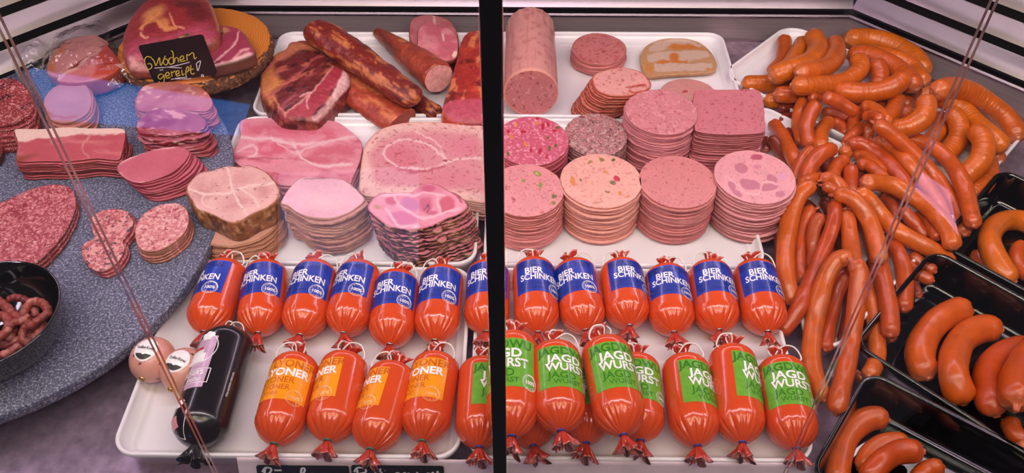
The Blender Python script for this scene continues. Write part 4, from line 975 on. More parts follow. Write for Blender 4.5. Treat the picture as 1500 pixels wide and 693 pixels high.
# ---- black trays
BF = TZ+.003
def B_(desc, px, rp, e=('p', 'p'), base=(190, 77, 16), m=None, name='plump_sausage', g='plump curved sausages in the black trays', **k):
    return sausage(name, desc, g, px, rp, BF, base, (206, 120, 84), m or M_plump, e, **k)
B_('orange sausage low at the left inside the upper black tray', [(1431, 368), (1440, 386), (1458, 402), (1480, 412)], 14, base=(196, 86, 22))
B_('orange sausage low inside the ring in the upper black tray', [(1500, 358), (1490, 372), (1494, 392), (1512, 408)], 13, base=(196, 86, 22))
B_('bright orange ring sausage in the upper black tray', [(1487, 414), (1470, 398), (1456, 375), (1449, 352), (1456, 333), (1475, 323), (1502, 325), (1530, 340)], 16.5, base=(200, 98, 14))
B_('plump sausage hidden low at the right of the middle black tray', [(1476, 612), (1490, 640), (1520, 655)], 15)
B_('pale cut sausage end at the lower right of the middle black tray', [(1490, 650), (1520, 662)], 12, base=(220, 120, 80))
B_('plump sausage at the left of the middle black tray', [(1421, 452), (1396, 458), (1368, 476), (1350, 505), (1349, 532), (1362, 555)], 21, zref=.02)
B_('plump sausage second from the left in the middle black tray', [(1468, 484), (1440, 481), (1412, 495), (1398, 522), (1398, 555), (1412, 592)], 21, zref=.02)
B_('plump sausage third from the left in the middle black tray', [(1512, 508), (1480, 515), (1456, 532), (1446, 560), (1452, 590), (1460, 610)], 21, zref=.02)
B_('fat sausage lying on top at the right end of the middle black tray', [(1525, 500), (1505, 530), (1492, 562), (1489, 596)], 25, zref=.04, e=('p', 't'))
B_('sausage behind the front one in the bottom right black tray', [(1262, 690), (1278, 662), (1304, 648), (1330, 648)], 16, zref=.02)
B_('big curved sausage at the left of the bottom right black tray', [(1302, 616), (1278, 612), (1254, 624), (1238, 646), (1229, 675), (1226, 710)], 18.5, zref=.02)
B_('short sausage at the right of the bottom right black tray', [(1340, 705), (1360, 688), (1382, 684)], 14.5, zref=.02)
B_('front sausage lying across the bottom right black tray', [(1268, 706), (1290, 678), (1318, 662), (1354, 662)], 18, zref=.03)
# ================================================================ cooked hams and roasts, middle left tray
WS = (236, 196, 196)
def lstack(nm, lt, lr, g, **k): return stack(nm, lt, lr, 'cold cuts', g, **k)
o = outline([(352, 178), (372, 173), (430, 173), (488, 177), (508, 188), (528, 206), (529, 228), (519, 255), (505, 274), (450, 272), (400, 268), (345, 238), (342, 222), (352, 200)], .030, 220, .0010, 21)
ops = [('w', 5, .02, .10, .52, .1, (206, 84, 110), .5), ('p', [(355, 180), (430, 178), (500, 190), (480, 205), (430, 202), (360, 196)], (216, 98, 122), 8, .6), b(398, 219, 30, 13, (222, 100, 124), 4, .25, .9), b(487, 226, 42, 16, (214, 104, 124), -8, .25, .85), b(440, 232, 25, 5, (206, 88, 110), 10, .3, .8),
       ('l', [(352, 200), (372, 204), (400, 203), (432, 211), (470, 209), (520, 200)], 2.6, WS, .8), ('l', [(430, 210), (436, 222), (445, 233), (470, 243), (515, 240)], 2.4, WS, .8), ('l', [(347, 222), (370, 212), (375, 225), (365, 230)], 2, WS, .8), ('l', [(400, 204), (430, 224), (452, 216), (478, 211)], 1.6, WS, .6),
       ('l', [(345, 232), (380, 231), (425, 233)], .9, (170, 80, 90), .9), ('n', 60, .5, .2, (238, 160, 174), .5)]
lstack('cooked_ham_slice', 'big rectangular pink cooked ham slice on top, behind the brown roast and pale pork', 'big cooked ham slice under the rectangular top one', 'big rectangular ham slices',
       o=o, zt=.030, zb=FL, n=6, base=(232, 140, 156), ops=ops, side=(222, 130, 140), seed=21, K=46, jit=.002)
o = outline([(532, 222), (540, 205), (556, 190), (585, 181), (620, 178), (665, 181), (716, 186), (718, 230), (717, 290), (690, 294), (640, 285), (600, 284), (560, 288), (530, 284), (527, 262)], .044, 240, .0008, 22)
ops = [('p', [(540, 225), (560, 203), (590, 192), (640, 190), (700, 196), (715, 282), (640, 276), (560, 274), (545, 262)], (224, 142, 150), 10, .9), b(588, 232, 34, 22, (222, 120, 138), 10, .3, .8), b(620, 208, 34, 14, (226, 138, 150), 10, .3, .7), b(680, 215, 34, 16, (226, 130, 148), 5, .3, .6), b(655, 262, 55, 18, (222, 128, 142), -3, .35, .6),
       ('l', [(566, 215), (590, 205), (625, 212), (650, 232), (652, 240), (620, 248), (585, 244), (562, 228), (566, 215)], 1.8, (240, 196, 196), .9), ('l', [(652, 238), (680, 232), (712, 233)], 2, (240, 200, 198), .8), ('l', [(610, 192), (640, 210), (650, 230)], 1.4, (240, 196, 196), .8), ('l', [(585, 247), (610, 252), (650, 244)], 2.2, (196, 76, 96), .8), b(653, 236, 4, 2, (180, 60, 80)), ('n', 240, .63, .03, (180, 90, 90), .5)]
lstack('cured_ham_slice', 'largest pale ham slice with white fat rim, left of the black post', 'ham slice under the largest fat-rimmed top one', 'largest fat-rimmed ham slices',
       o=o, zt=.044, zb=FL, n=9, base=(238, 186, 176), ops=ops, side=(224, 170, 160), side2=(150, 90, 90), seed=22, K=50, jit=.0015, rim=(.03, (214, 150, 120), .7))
o = outline([(273, 280), (276, 268), (290, 254), (312, 249), (332, 243), (352, 244), (365, 242), (386, 249), (400, 262), (409, 276), (409, 288), (395, 303), (372, 313), (350, 325), (335, 326), (318, 318), (300, 311), (288, 306), (280, 293)], .082, 240, .0012, 23)
ops = [b(300, 280, 26, 22, (206, 140, 132), -20, .4, .6), b(350, 262, 34, 14, (216, 150, 144), 10, .4, .6), b(345, 295, 32, 16, (208, 140, 134), -20, .4, .6), b(385, 280, 14, 14, (210, 140, 134), 0, .4, .6),
       ('l', [(276, 276), (300, 284), (330, 283), (352, 276), (385, 270), (404, 268)], 2, (238, 200, 190), .8), ('l', [(332, 246), (338, 262), (342, 282), (352, 300), (362, 314)], 1.8, (238, 200, 190), .8), ('l', [(352, 276), (372, 290), (378, 304)], 1.5, (238, 200, 190), .8), ('l', [(300, 284), (296, 296), (310, 306)], 1.2, (236, 196, 186), .7), ('n', 240, .68, .03, (130, 80, 70), .6), ('n', 60, .52, .2, (234, 180, 172), .4)]
BR = [('n', 110, .52, .06, (112, 64, 34), .6), ('n', 160, .58, .08, (206, 150, 96), .5)]
me, org = slab('roast_chunk', o, .082, .038, (226, 166, 156), ops, (158, 96, 52), None, K=44, rim=(.045, (150, 88, 50), .9), seed=23, bulge=.002, zrag=.0015, sideops=BR, NS=12)
tag(obj('roast_pork_chunk', me, loc=org), 'round roast pork piece with brown crust, top of the leftmost pile in the tray', 'cold cuts')
stack('roast_pork_slice', 'first roast slice right below the brown crusted piece', 'thin roast slice at the foot of the brown crusted pile', 'cold cuts', 'roast pork slices below the crusted piece', circ(286, 412, 284, 362, .040, rag=.002, seed=24), .0435, FL, 13, (222, 160, 136), (), (206, 146, 112), side2=(190, 122, 84), seed=24, jit=.003, rag=.002, rim=(.05, (150, 90, 50), .8), shift=(.002, -.004))
o = outline([(411, 296), (422, 279), (438, 262), (455, 259), (475, 259), (500, 262), (512, 268), (525, 281), (534, 292), (522, 304), (508, 312), (490, 319), (472, 321), (452, 318), (436, 311), (420, 300)], .086, 220, .0006, 25)
ops = [('n', 30, .5, .2, (226, 156, 168), .5), b(472, 296, 40, 18, (240, 186, 190), 0, .5, .5), ('l', [(445, 262), (480, 261), (505, 264), (520, 276)], 1.0, (150, 90, 60), .8)]
lstack('pork_loin_slice', 'pale lilac pork slice on top of the middle stack, eight-cornered with thin brown rim', 'pork loin slice under the top pale one, brown-rimmed', 'pale pork loin slices',
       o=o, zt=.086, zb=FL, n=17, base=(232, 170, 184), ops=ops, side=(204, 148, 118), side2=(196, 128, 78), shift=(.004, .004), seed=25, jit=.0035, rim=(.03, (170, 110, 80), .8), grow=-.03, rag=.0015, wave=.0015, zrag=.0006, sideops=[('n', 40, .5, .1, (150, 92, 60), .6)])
o = outline([(538, 306), (541, 296), (552, 286), (566, 283), (600, 282), (612, 274), (628, 267), (645, 272), (656, 278), (668, 284), (680, 293), (686, 303), (676, 312), (655, 320), (640, 327), (625, 333), (600, 338), (575, 334), (560, 325), (548, 316)], .086, 240, .0022, 26)
CR_ = (208, 86, 122)
ops = [('n', 50, .45, .2, (220, 108, 138), .5), b(600, 299, 16, 12, (202, 110, 160), 20, .25, .8), b(574, 294, 12, 8, (206, 80, 110), 0, .3, .8), b(590, 320, 26, 12, (214, 104, 150), 5, .25, .9), b(624, 300, 12, 14, CR_, 20, .3, .8), b(628, 276, 12, 7, CR_, 0, .3, .8), b(655, 300, 14, 16, (208, 76, 104), 20, .3, .9), b(632, 312, 12, 5, CR_, 0, .3, .8),
       ('l', [(560, 288), (585, 285), (610, 286), (622, 282), (650, 286)], 2, (240, 178, 190), .9), ('l', [(578, 286), (584, 300), (600, 311), (618, 320), (650, 312), (672, 306)], 2.4, (238, 176, 190), .9), ('l', [(640, 284), (642, 300), (646, 312)], 2, (240, 180, 186), .9), ('l', [(566, 306), (585, 330), (612, 332)], 2.4, (238, 178, 192), .9), ('l', [(655, 275), (668, 285), (676, 296)], 2, (170, 30, 60), .9), ('l', [(620, 308), (628, 300), (626, 312)], 1, (110, 30, 50), .8), ('b', 552, 303, 8, 5, 0, (196, 130, 90), .5, .8)]
DK = [('n', 120, .50, .05, (150, 96, 60), .8), ('n', 90, .56, .04, (214, 160, 130), .8), ('n', 150, .58, .04, (26, 12, 10), .9)]
lstack('smoked_neck_slice', 'marbled pink smoked neck slice with ragged dark rim on top, before the largest ham', 'dark-rimmed neck slice under the marbled top one', 'smoked pork neck slices with black rims',
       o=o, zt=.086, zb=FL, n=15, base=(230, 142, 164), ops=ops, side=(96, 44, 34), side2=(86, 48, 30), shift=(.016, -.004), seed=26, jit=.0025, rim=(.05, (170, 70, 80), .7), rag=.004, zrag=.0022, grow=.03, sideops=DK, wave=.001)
# ================================================================ smoked hams and loins, back left tray
def smoked(name, label, cat, px, R0, zc, ops, base, ecut=None, flat_=.85, K=46, seed=0, cutcol=(240, 160, 160), taper=None, endr=.35, seg=48):
    """a loin: tube along traced line (px,py,z); R0 in metres at the knots; last end may be cut flat"""
    P = np.array([W(x, y, z) for (x, y), z in zip(px, zc)]); n = K; Q = cr(P, n); R = np.interp(np.linspace(0, 1, n), np.linspace(0, 1, len(R0)), R0)
    s = np.r_[0, np.cumsum(np.linalg.norm(np.diff(Q, axis=0), axis=1))]; L = s[-1]; us = []; 
    e = R[0]*.9; e2 = R[-1]*(.12 if ecut else .8)
    us = np.r_[e*(1-np.cos(np.linspace(0, math.pi/2, 9))), np.linspace(e, L-e2, K)[1:-1], L-e2*(1-np.cos(np.linspace(math.pi/2, 0, 8)))]
    C3 = np.stack([np.interp(us, s, Q[:, k]) for k in range(3)], 1); RR = np.interp(us, s, R)
    q = np.minimum(1, us/e); RR = RR*np.maximum(.06, (1-(1-q)**2.4)**(.5)); q = np.minimum(1, (L-us)/e2); RR = RR*(np.maximum(.93 if ecut else .08, (1-(1-q)**2.4)**.5))
    V, F = tube(C3, RR, seg, flat_); c = C3.mean(0)
    # knobbly surface
    nn = (fbm(V, 45, seed)-.5)*2*.12+(fbm(V, 130, seed+3)-.5)*2*.05
    idx = np.r_[np.repeat(np.arange(len(us)), seg), 0, len(us)-1]; V = V+(V-C3[idx])*nn[:, None]
    col = paint(V, base, ops, seed, .35)
    fm = np.zeros(len(F), int); mats_ = [M_smoke]
    if ecut:   # cut face: rings of its own
        ctr = C3[-1]; rim = V[(len(us)-1)*seg:len(us)*seg]; k0 = len(V); F = F[:len(us)*seg-seg]+[f for f in F[(len(us)-1)*seg:] if (len(V)-1) not in f]
        VV = [rim]; 
        for t in (.97, .85, .6, .35, .12): VV.append(ctr+(rim-ctr)*t)
        VV = np.vstack(VV+[ctr[None]]); V = np.vstack([V, VV])
        for a in range(5):
            for j in range(seg): F.append((k0+a*seg+j, k0+a*seg+(j+1) % seg, k0+(a+1)*seg+(j+1) % seg, k0+(a+1)*seg+j))
        for j in range(seg): F.append((k0+5*seg+j, k0+5*seg+(j+1) % seg, len(V)-1))
        cc = paint(VV, cutcol, [('n', 60, .5, .2, ecut, .5)], seed+5, .1); col = np.vstack([col, cc])
    z0 = V[:, 2].min(); org = np.array([c[0], c[1], max(z0, 0)])
    if z0 < FL: V[:, 2] = np.maximum(V[:, 2], FL)
    me = mesh(name, V-org, F, M_smoke, col); flat(me, 60)
    return tag(obj(name, me, loc=org), label, cat)
GOLD, DKR = (206, 112, 50), (92, 20, 14)
sp1 = [('n', 26, .50, .12, (196, 58, 26), .7), ('w', 32, .05, .14, .58, .05, GOLD, .8), ('n', 60, .60, .06, DKR, .7)]
smoked('smoked_loin', 'small dark smoked loin end poking out below the long upper loin', 'meat', [(560, 108), (600, 142), (642, 168)], (.012, .017, .017), (.02, .02, .02), sp1, (112, 26, 16), seed=31)
smoked('smoked_loin', 'long flat orange-red smoked loin under the dark upper one', 'meat', [(430, 66), (470, 92), (515, 128), (560, 160), (590, 178)], (.024, .030, .034, .035, .034), (.040, .026, .024, .024, .024), [('w', 33, .03, .2, .55, .08, (222, 120, 60), .7), ('n', 30, .55, .1, (160, 40, 18), .7)], (186, 66, 32), ecut=(170, 60, 36), cutcol=(176, 64, 40), flat_=.52, seed=32)
smoked('smoked_loin', 'thick dark red smoked loin lying across the top of the back left tray', 'meat', [(452, 42), (480, 55), (520, 82), (560, 112), (596, 138), (612, 148)], (.028, .032, .031, .029, .027, .023), (.068, .068, .062, .06, .058, .056), [('n', 30, .5, .25, (158, 42, 20), .6), ('w', 33, .03, .22, .60, .05, GOLD, .6), ('w', 33, .05, .16, .64, .05, GOLD, .6), ('n', 50, .62, .1, (84, 18, 12), .6)], (132, 28, 16), flat_=.72, seed=33)
smoked('smoked_sausage_ham', 'tapered smoked ham with round pale cut end in the back left tray', 'meat', [(551, 46), (570, 60), (594, 78), (620, 96), (643, 115)], (.010, .017, .023, .028, .030), (.024, .028, .034, .040, .044), [('n', 40, .55, .06, (220, 120, 50), .9), ('n', 26, .5, .1, (150, 40, 20), .6), ('p', [(545, 40), (560, 45), (585, 75), (570, 80)], (80, 24, 16), 10, .7)], (176, 62, 28), ecut=(226, 130, 140), cutcol=(240, 162, 158), seed=34, flat_=.95)
# big raw ham chunk
o = outline([(381, 128), (383, 108), (392, 96), (402, 80), (418, 72), (425, 62), (440, 62), (468, 74), (490, 96), (508, 106), (512, 122), (498, 138), (478, 160), (462, 174), (440, 175), (412, 172), (396, 158), (384, 142)], .050, 260, .0015, 35)
ops = [('n', 30, .5, .12, (120, 26, 24), .7), ('w', -25, .03, .12, .6, .06, (190, 90, 60), .5), ('n', 55, .6, .05, (70, 14, 14), .7), ('p', [(380, 112), (400, 90), (402, 106), (418, 124), (402, 134), (396, 140), (402, 160), (392, 150), (380, 135)], (206, 122, 52), 8, .9), ('p', [(400, 80), (424, 62), (450, 60), (466, 74), (440, 72), (420, 84), (404, 92)], (206, 116, 60), 6, .9), b(412, 140, 10, 14, (110, 24, 22), 0, .4, .8), ('l', [(398, 140), (412, 160), (424, 170)], 1.6, (216, 120, 60), .9),
       ('p', [(488, 95), (506, 106), (454, 174), (408, 174), (440, 150), (462, 130)], (176, 44, 62), 3, 1), ('w', -38, .02, .2, .55, .1, (206, 90, 104), .3), ('l', [(488, 97), (462, 130), (436, 152), (412, 170)], 1.5, (226, 150, 140), .7), ('l', [(440, 142), (456, 136), (448, 150), (452, 160)], 1.2, (230, 160, 160), .8), ('p', [(503, 104), (514, 108), (512, 126), (484, 160), (466, 178), (458, 176), (484, 142)], (236, 180, 176), 3, 1)]
me, org = slab('raw_ham', o, .052, .048, (112, 26, 26), ops, (130, 40, 30), M_smoke, K=56, dome=.016, bulge=.003, seed=35, bevel=.006, NS=10, sideops=ops)
tag(obj('raw_smoked_ham', me, loc=org), 'big dark raw ham wedge with white fat edge at the left of the back tray', 'meat')
# half-round ham pieces at the back
o = outline([(599, 50), (602, 30), (618, 22), (640, 23), (658, 30), (668, 44), (672, 62), (664, 80), (640, 82), (612, 68), (603, 62)], .040, 160, .0008, 36)
piece('smoked_ham_end', 'rear one of the two pale pink ham ends at the back, left of the post', 'meat', 'two pale ham ends at the back', o=o, zt=.040, th=.036, base=(206, 116, 122), ops=[('l', [(636, 24), (640, 40), (662, 48)], 2, (240, 190, 180), .9), ('n', 40, .5, .1, (190, 90, 100), .5)], side=(146, 54, 40), K=34, rim=(.06, (170, 80, 60), .8), dome=.004, mats=M_slice, seed=36)
o = outline([(611, 62), (613, 46), (626, 36), (642, 42), (660, 46), (670, 56), (671, 72), (668, 82), (652, 86), (632, 80), (612, 72)], .054, 160, .0008, 37)
piece('smoked_ham_end', 'front one of the two ham ends at the back, deeper pink', 'meat', 'two pale ham ends at the back', o=o, zt=.055, th=.0145, base=(204, 96, 112), ops=[('n', 36, .5, .12, (226, 136, 144), .6), ('l', [(648, 50), (650, 60)], 1.4, (240, 200, 190), .8), b(668, 80, 6, 6, (240, 200, 180))], side=(120, 40, 26), K=34, rim=(.05, (140, 60, 40), .8), dome=.003, mats=M_slice, seed=37, tilt=(.02, .12))
# red smoked slab behind the post
o = outline([(676, 60), (684, 48), (696, 44), (716, 48), (722, 90), (722, 176), (700, 179), (668, 177), (648, 168), (650, 150), (660, 120), (668, 90)], .050, 220, .001, 38)
cut = [(646, 166), (654, 150), (668, 146), (724, 144), (726, 180), (668, 180)]
ops = [('n', 30, .5, .1, (206, 62, 26), .7), ('w', 12, .16, .05, .57, .06, (226, 120, 60), .8), ('n', 60, .6, .05, (120, 18, 14), .7), ('p', cut, (196, 70, 92), 3, 1)]
piece('smoked_pork_slab', 'bright red smoked pork slab with a pink cut end, left against the post', 'meat', None, o=o, zt=.052, th=.048, base=(176, 34, 20), ops=ops, side=(150, 36, 30), K=48, dome=.010, bulge=.003, mats=M_smoke, seed=38, bevel=.006, NS=10, sideops=ops)
# ================================================================ stone platter and what lies on it
SZ = .045
def stone_():
    cx, cy, r = -.835, .920, .389; t = np.linspace(0, 2*np.pi, 161)[:-1]; e = 2/2.35
    o = np.c_[cx+r*np.sign(np.cos(t))*abs(np.cos(t))**e, cy+r*np.sign(np.sin(t))*abs(np.sin(t))**e]
    over = np.maximum((-.682*o[:, 0]+.731*o[:, 1])-1.568, 0); o = o-over[:, None]*np.array([[-.682, .731]])
    me, org = slab('stone', o, SZ, .018, (90, 90, 110), (), (90, 90, 110), M_stone, K=3, seed=3, NS=4); 
    s_ = tag(obj('stone_platter', me, loc=org), 'large round speckled grey stone platter at the left', 'platter')
    V, F = lathe([(.17, -(SZ-.018+.0199)), (.18, -(SZ-.018+.0199)+.002), (.18, -.003), (.17, -.0005)], 64); obj('foot', mesh('foot', V, F, M_black), s_)
stone_()
SAL = [('n', 300, .55, .04, (226, 150, 150), .7)]
def gst(nm, lt, lr, g, px, zt, n, base, ops, side, **k): return stack(nm, lt, lr, 'cold cuts', g, outline(px, zt, 180, k.pop('orag', .001), n), zt, SZ+.0005, n, base, ops, side, K=36, **k)
gst('air_dried_beef_slice', 'dark red folded slice on top of the pile at the far left edge', 'dark red slice under the top one at the far left edge', 'dark red slices at the far left edge', [(-30, 128), (0, 116), (22, 118), (40, 132), (50, 150), (44, 170), (10, 182), (-30, 178)], .082, 7, (156, 48, 52), [('w', -30, .03, .16, .55, .08, (96, 20, 26), .6), ('n', 200, .62, .04, (220, 140, 140), .5)], (128, 32, 36), seed=41, shift=(.012, -.028), jit=.002, wave=.004, mat_=M_fat)
gst('dried_meat_slice', 'single dark slice cut off by the left photo edge', 'dark slice cut off by the left photo edge', 'dark slices cut by the photo edge', [(-30, 198), (-4, 194), (4, 205), (3, 225), (-6, 236), (-30, 238)], .058, 2, (120, 34, 34), [], (90, 26, 24), seed=42)
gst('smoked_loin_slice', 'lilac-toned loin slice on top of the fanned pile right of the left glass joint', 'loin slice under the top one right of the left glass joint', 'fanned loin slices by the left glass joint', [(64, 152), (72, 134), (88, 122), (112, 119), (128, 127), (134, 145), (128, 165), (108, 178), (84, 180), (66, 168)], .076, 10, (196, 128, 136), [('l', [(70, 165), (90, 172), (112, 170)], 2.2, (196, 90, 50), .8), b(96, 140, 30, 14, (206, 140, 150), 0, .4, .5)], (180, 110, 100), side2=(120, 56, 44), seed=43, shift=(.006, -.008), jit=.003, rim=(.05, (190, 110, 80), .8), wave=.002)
gst('bacon_slice', 'long rosy bacon slice with a white fat strip on top of the flat pile', 'bacon slice under the top one of the flat pile', 'long bacon slices', [(22, 196), (24, 189), (60, 189), (95, 186), (135, 188), (176, 188), (184, 194), (182, 210), (178, 226), (172, 234), (140, 232), (100, 236), (60, 236), (26, 236), (24, 222), (26, 210)], .078, 10, (196, 78, 90), [('w', 0, .02, .12, .55, .1, (214, 110, 112), .5), ('p', [(18, 186), (180, 184), (186, 196), (150, 198), (120, 197), (60, 203), (24, 208)], (240, 200, 184), 2.5, 1), ('l', [(75, 205), (85, 222), (92, 234)], 1, (232, 160, 150), .6), ('l', [(130, 200), (120, 216), (130, 230)], 1, (232, 160, 150), .6), ('p', [(20, 226), (60, 226), (26, 242)], (150, 70, 40), 6, .7)], (132, 46, 40), side2=(110, 40, 30), seed=44, shift=(.002, -.006), jit=.003, rag=.0015, zrag=.001)
gst('cured_neck_slice', 'rosy neck slice on top of the rear pile below the board', 'neck slice under the top one of the rear pile below the board', 'neck slices of the rear pile', [(198, 150), (201, 138), (212, 126), (240, 121), (268, 120), (292, 127), (306, 140), (312, 152), (300, 162), (270, 160), (240, 164), (215, 164), (202, 160)], .080, 9, (200, 112, 116), [('n', 36, .5, .1, (186, 84, 90), .6), ('l', [(210, 130), (240, 124), (280, 124), (304, 140)], 2, (206, 110, 60), .7), ('n', 80, .6, .05, (230, 160, 150), .6)], (170, 76, 70), side2=(160, 66, 60), seed=45, shift=(.006, -.012), jit=.003, wave=.002, rim=(.05, (190, 90, 60), .6))
gst('dried_ham_slice', 'crimson ham slice on top of the pile between the other two beside the tray', 'crimson ham slice below the top one of the middle pile', 'crimson ham slices', [(199, 182), (204, 170), (216, 163), (240, 160), (268, 160), (288, 164), (298, 174), (302, 186), (290, 194), (262, 196), (230, 198), (206, 196)], .084, 12, (180, 82, 100), [('w', 20, .04, .16, .56, .06, (226, 150, 150), .6), ('n', 40, .52, .1, (160, 40, 66), .6)], (150, 36, 48), side2=(168, 62, 56), seed=46, shift=(.012, -.016), jit=.004, wave=.003, rag=.003, zrag=.0015, sideops=[('n', 90, .58, .04, (226, 160, 150), .8), ('n', 60, .5, .08, (96, 16, 28), .6)])
gst('lean_ham_slice', 'smooth bright pink lean ham slice, tongue-shaped, top of the pile nearest the tray', 'lean ham slice under the tongue-shaped top one', 'tongue-shaped lean ham slices', [(171, 246), (176, 238), (190, 230), (212, 223), (240, 217), (262, 215), (276, 219), (276, 228), (266, 242), (250, 254), (228, 262), (205, 267), (188, 264), (176, 256)], .080, 9, (202, 90, 108), [('n', 30, .5, .2, (226, 118, 138), .5), ('l', [(174, 240), (210, 222), (260, 214)], 2.4, (238, 180, 176), .8), ('l', [(176, 254), (190, 266), (210, 268)], 2, (238, 180, 176), .6)], (160, 46, 66), side2=(150, 50, 60), seed=47, shift=(.022, -.006), jit=.002, wave=.001)
SO = [('n', 300, .52, .05, (214, 118, 124), .6), ('n', 150, .56, .06, (150, 34, 50), .4)]
gst('salami_slice', 'biggest salami slice, fine-grained and oval, on the stone platter', 'big salami slice under the top oval one', 'big oval salami slices', [(-40, 300), (-10, 300), (20, 288), (50, 275), (78, 270), (100, 273), (110, 286), (110, 308), (100, 332), (85, 354), (62, 378), (40, 388), (0, 388), (-40, 380)], .060, 3, (170, 58, 72), SO, (110, 40, 36), seed=48, shift=(.003, -.004), mat_=M_fat, rim=(.02, (130, 50, 50), .8))
gst('country_salami_slice', 'coarse heart-shaped salami slice between the big and the small oval ones', 'coarse heart-shaped slice under the top one', 'coarse heart-shaped salami slices', [(135, 318), (150, 308), (170, 306), (188, 310), (195, 324), (190, 340), (181, 352), (182, 368), (172, 384), (152, 397), (132, 392), (121, 374), (122, 358), (138, 348), (134, 334)], .060, 3, (190, 84, 86), [('n', 170, .5, .05, (226, 150, 144), .7), ('n', 200, .60, .03, (70, 24, 30), .8)], (156, 62, 70), seed=49, shift=(.004, 0), mat_=M_fat, orag=.0022)
gst('oval_salami_slice', 'small oval salami slice with tan skin on top, near the tray corner', 'small oval salami slice under the top one', 'small oval salami slices', [(198, 346), (200, 328), (212, 312), (232, 301), (254, 297), (270, 303), (277, 318), (272, 338), (256, 354), (234, 366), (214, 368), (202, 360)], .068, 6, (208, 116, 116), [('n', 220, .5, .05, (232, 170, 160), .7), ('n', 240, .6, .03, (166, 50, 66), .8)], (168, 104, 74), side2=(140, 84, 60), seed=50, shift=(.001, -.003), mat_=M_fat, rim=(.035, (170, 100, 80), .8))
# ---------------------------------------------------------------- wooden board with hams and sign
BZ = .078
def board():
    a = W(172, 75, BZ); c_ = W(283, 66, BZ); t = np.linspace(0, 2*np.pi, 201)[:-1]; cx, cy, R = -.592, 1.342, .134
    o = ragged(np.c_[cx+R*1.0*np.cos(t), cy+R*.94*np.sin(t)], .0022, 5)
    me, org = slab('wood', o, BZ, .032, (190, 110, 40), (), None, None, K=40, seed=4, NS=14, bulge=.004, zrag=.0025, bevel=.002)
    # rings of the cut wood
    m = bpy.data.materials.new('cut_wood'); m.use_nodes = True; nt = m.node_tree; L = nt.links; bs_ = nt.nodes['Principled BSDF']; tc = N(nt, 'ShaderNodeTexCoord')
    wv = N(nt, 'ShaderNodeTexWave', wave_type='RINGS', rings_direction='Z', Scale=75., Distortion=4.5, Detail=3.0); wv.inputs['Detail Scale'].default_value = 2.; L.new(tc.outputs['Object'], wv.inputs['Vector'])
    rp = N(nt, 'ShaderNodeValToRGB'); rp.color_ramp.elements[0].color = l4((184, 104, 34)); rp.color_ramp.elements[1].color = l4((206, 126, 46)); rp.color_ramp.elements[0].position = .1
    L.new(wv.outputs['Fac'], rp.inputs[0]); L.new(rp.outputs[0], bs_.inputs['Base Color']); bs_.inputs['Roughness'].default_value = .5
    me.materials.clear(); me.materials.append(m); me.materials.append(M_bark)
    fm = np.zeros(len(me.polygons), np.int32); fc = np.array([p.center.z for p in me.polygons]); nz = np.array([p.normal.z for p in me.polygons]); fm[(nz < .6)] = 1; me.polygons.foreach_set('material_index', fm)
    tag(obj('wooden_board', me, loc=org), 'round tree-slice board with bark edge carrying the cured hams', 'board')
    # rests on the stone and a foot behind
board()
o = outline([(183, 82), (180, 66), (184, 45), (196, 22), (215, 2), (245, -12), (285, -14), (306, 2), (314, 22), (320, 42), (318, 58), (300, 66), (270, 72), (250, 82), (230, 86), (208, 87), (192, 88)], .120, 260, .0012, 61)
ops = [('n', 26, .5, .1, (150, 30, 34), .7), ('p', [(184, 70), (200, 58), (240, 56), (300, 30), (324, 50), (300, 70), (240, 96), (200, 104), (180, 92)], (170, 56, 80), 10, .8), b(225, 20, 24, 12, (214, 130, 60), -30, .5, .8), b(240, 34, 12, 10, (206, 120, 52), 60, .5, .8), ('l', [(208, 42), (216, 32), (230, 30), (240, 42), (256, 40)], 3, (214, 130, 60), .9), ('l', [(206, 50), (212, 56), (216, 54)], 2, (230, 150, 110), .8), ('l', [(248, 20), (256, 36), (270, 42)], 1.6, (220, 130, 90), .8), b(222, 42, 12, 7, (140, 26, 40), 20, .3, .9), b(290, 18, 24, 16, (110, 20, 22), 10, .4, .8), b(275, 6, 30, 8, (100, 20, 20), 0, .4, .7), ('p', [(186, 84), (220, 98), (230, 106), (190, 104)], (232, 160, 160), 4, .8), ('l', [(302, -6), (314, 20), (322, 46)], 1.6, (206, 116, 50), .9)]
piece('cured_ham', 'large cured ham with golden fat streaks on the wooden board behind the sign', 'meat', None, o=o, zt=.124, th=.046, base=(146, 34, 40), ops=ops, side=(160, 70, 50), K=56, dome=.014, bulge=.004, mats=M_smoke, seed=61, bevel=.006, NS=10, sideops=ops)
o = outline([(296, 66), (302, 48), (318, 40), (342, 41), (358, 50), (368, 66), (374, 80), (352, 90), (326, 97), (308, 101), (298, 88)], .100, 200, .0012, 62)
ops = [('n', 40, .5, .15, (176, 64, 90), .6), ('l', [(350, 46), (346, 58), (338, 70), (322, 84), (314, 90)], 1.6, (232, 160, 160), .9), ('l', [(364, 72), (352, 76), (340, 88)], 2, (232, 160, 160), .8), ('p', [(312, 96), (330, 90), (350, 82), (364, 76), (378, 80), (350, 92), (316, 104)], (236, 176, 172), 2.5, 1), ('p', [(300, 46), (330, 40), (336, 44), (316, 58), (304, 62)], (216, 140, 90), 4, .8), b(320, 90, 5, 3, (140, 50, 70))]
piece('cured_ham_end', 'smaller cut ham with white fat edge on the wooden board, right of the sign', 'meat', None, o=o, zt=.104, th=.026, base=(160, 48, 74), ops=ops, side=(110, 60, 50), K=46, mats=M_slice, seed=62, rim=(.04, (150, 90, 70), .7), dome=.003, bevel=.004)
rs_ = np.random.RandomState(2)
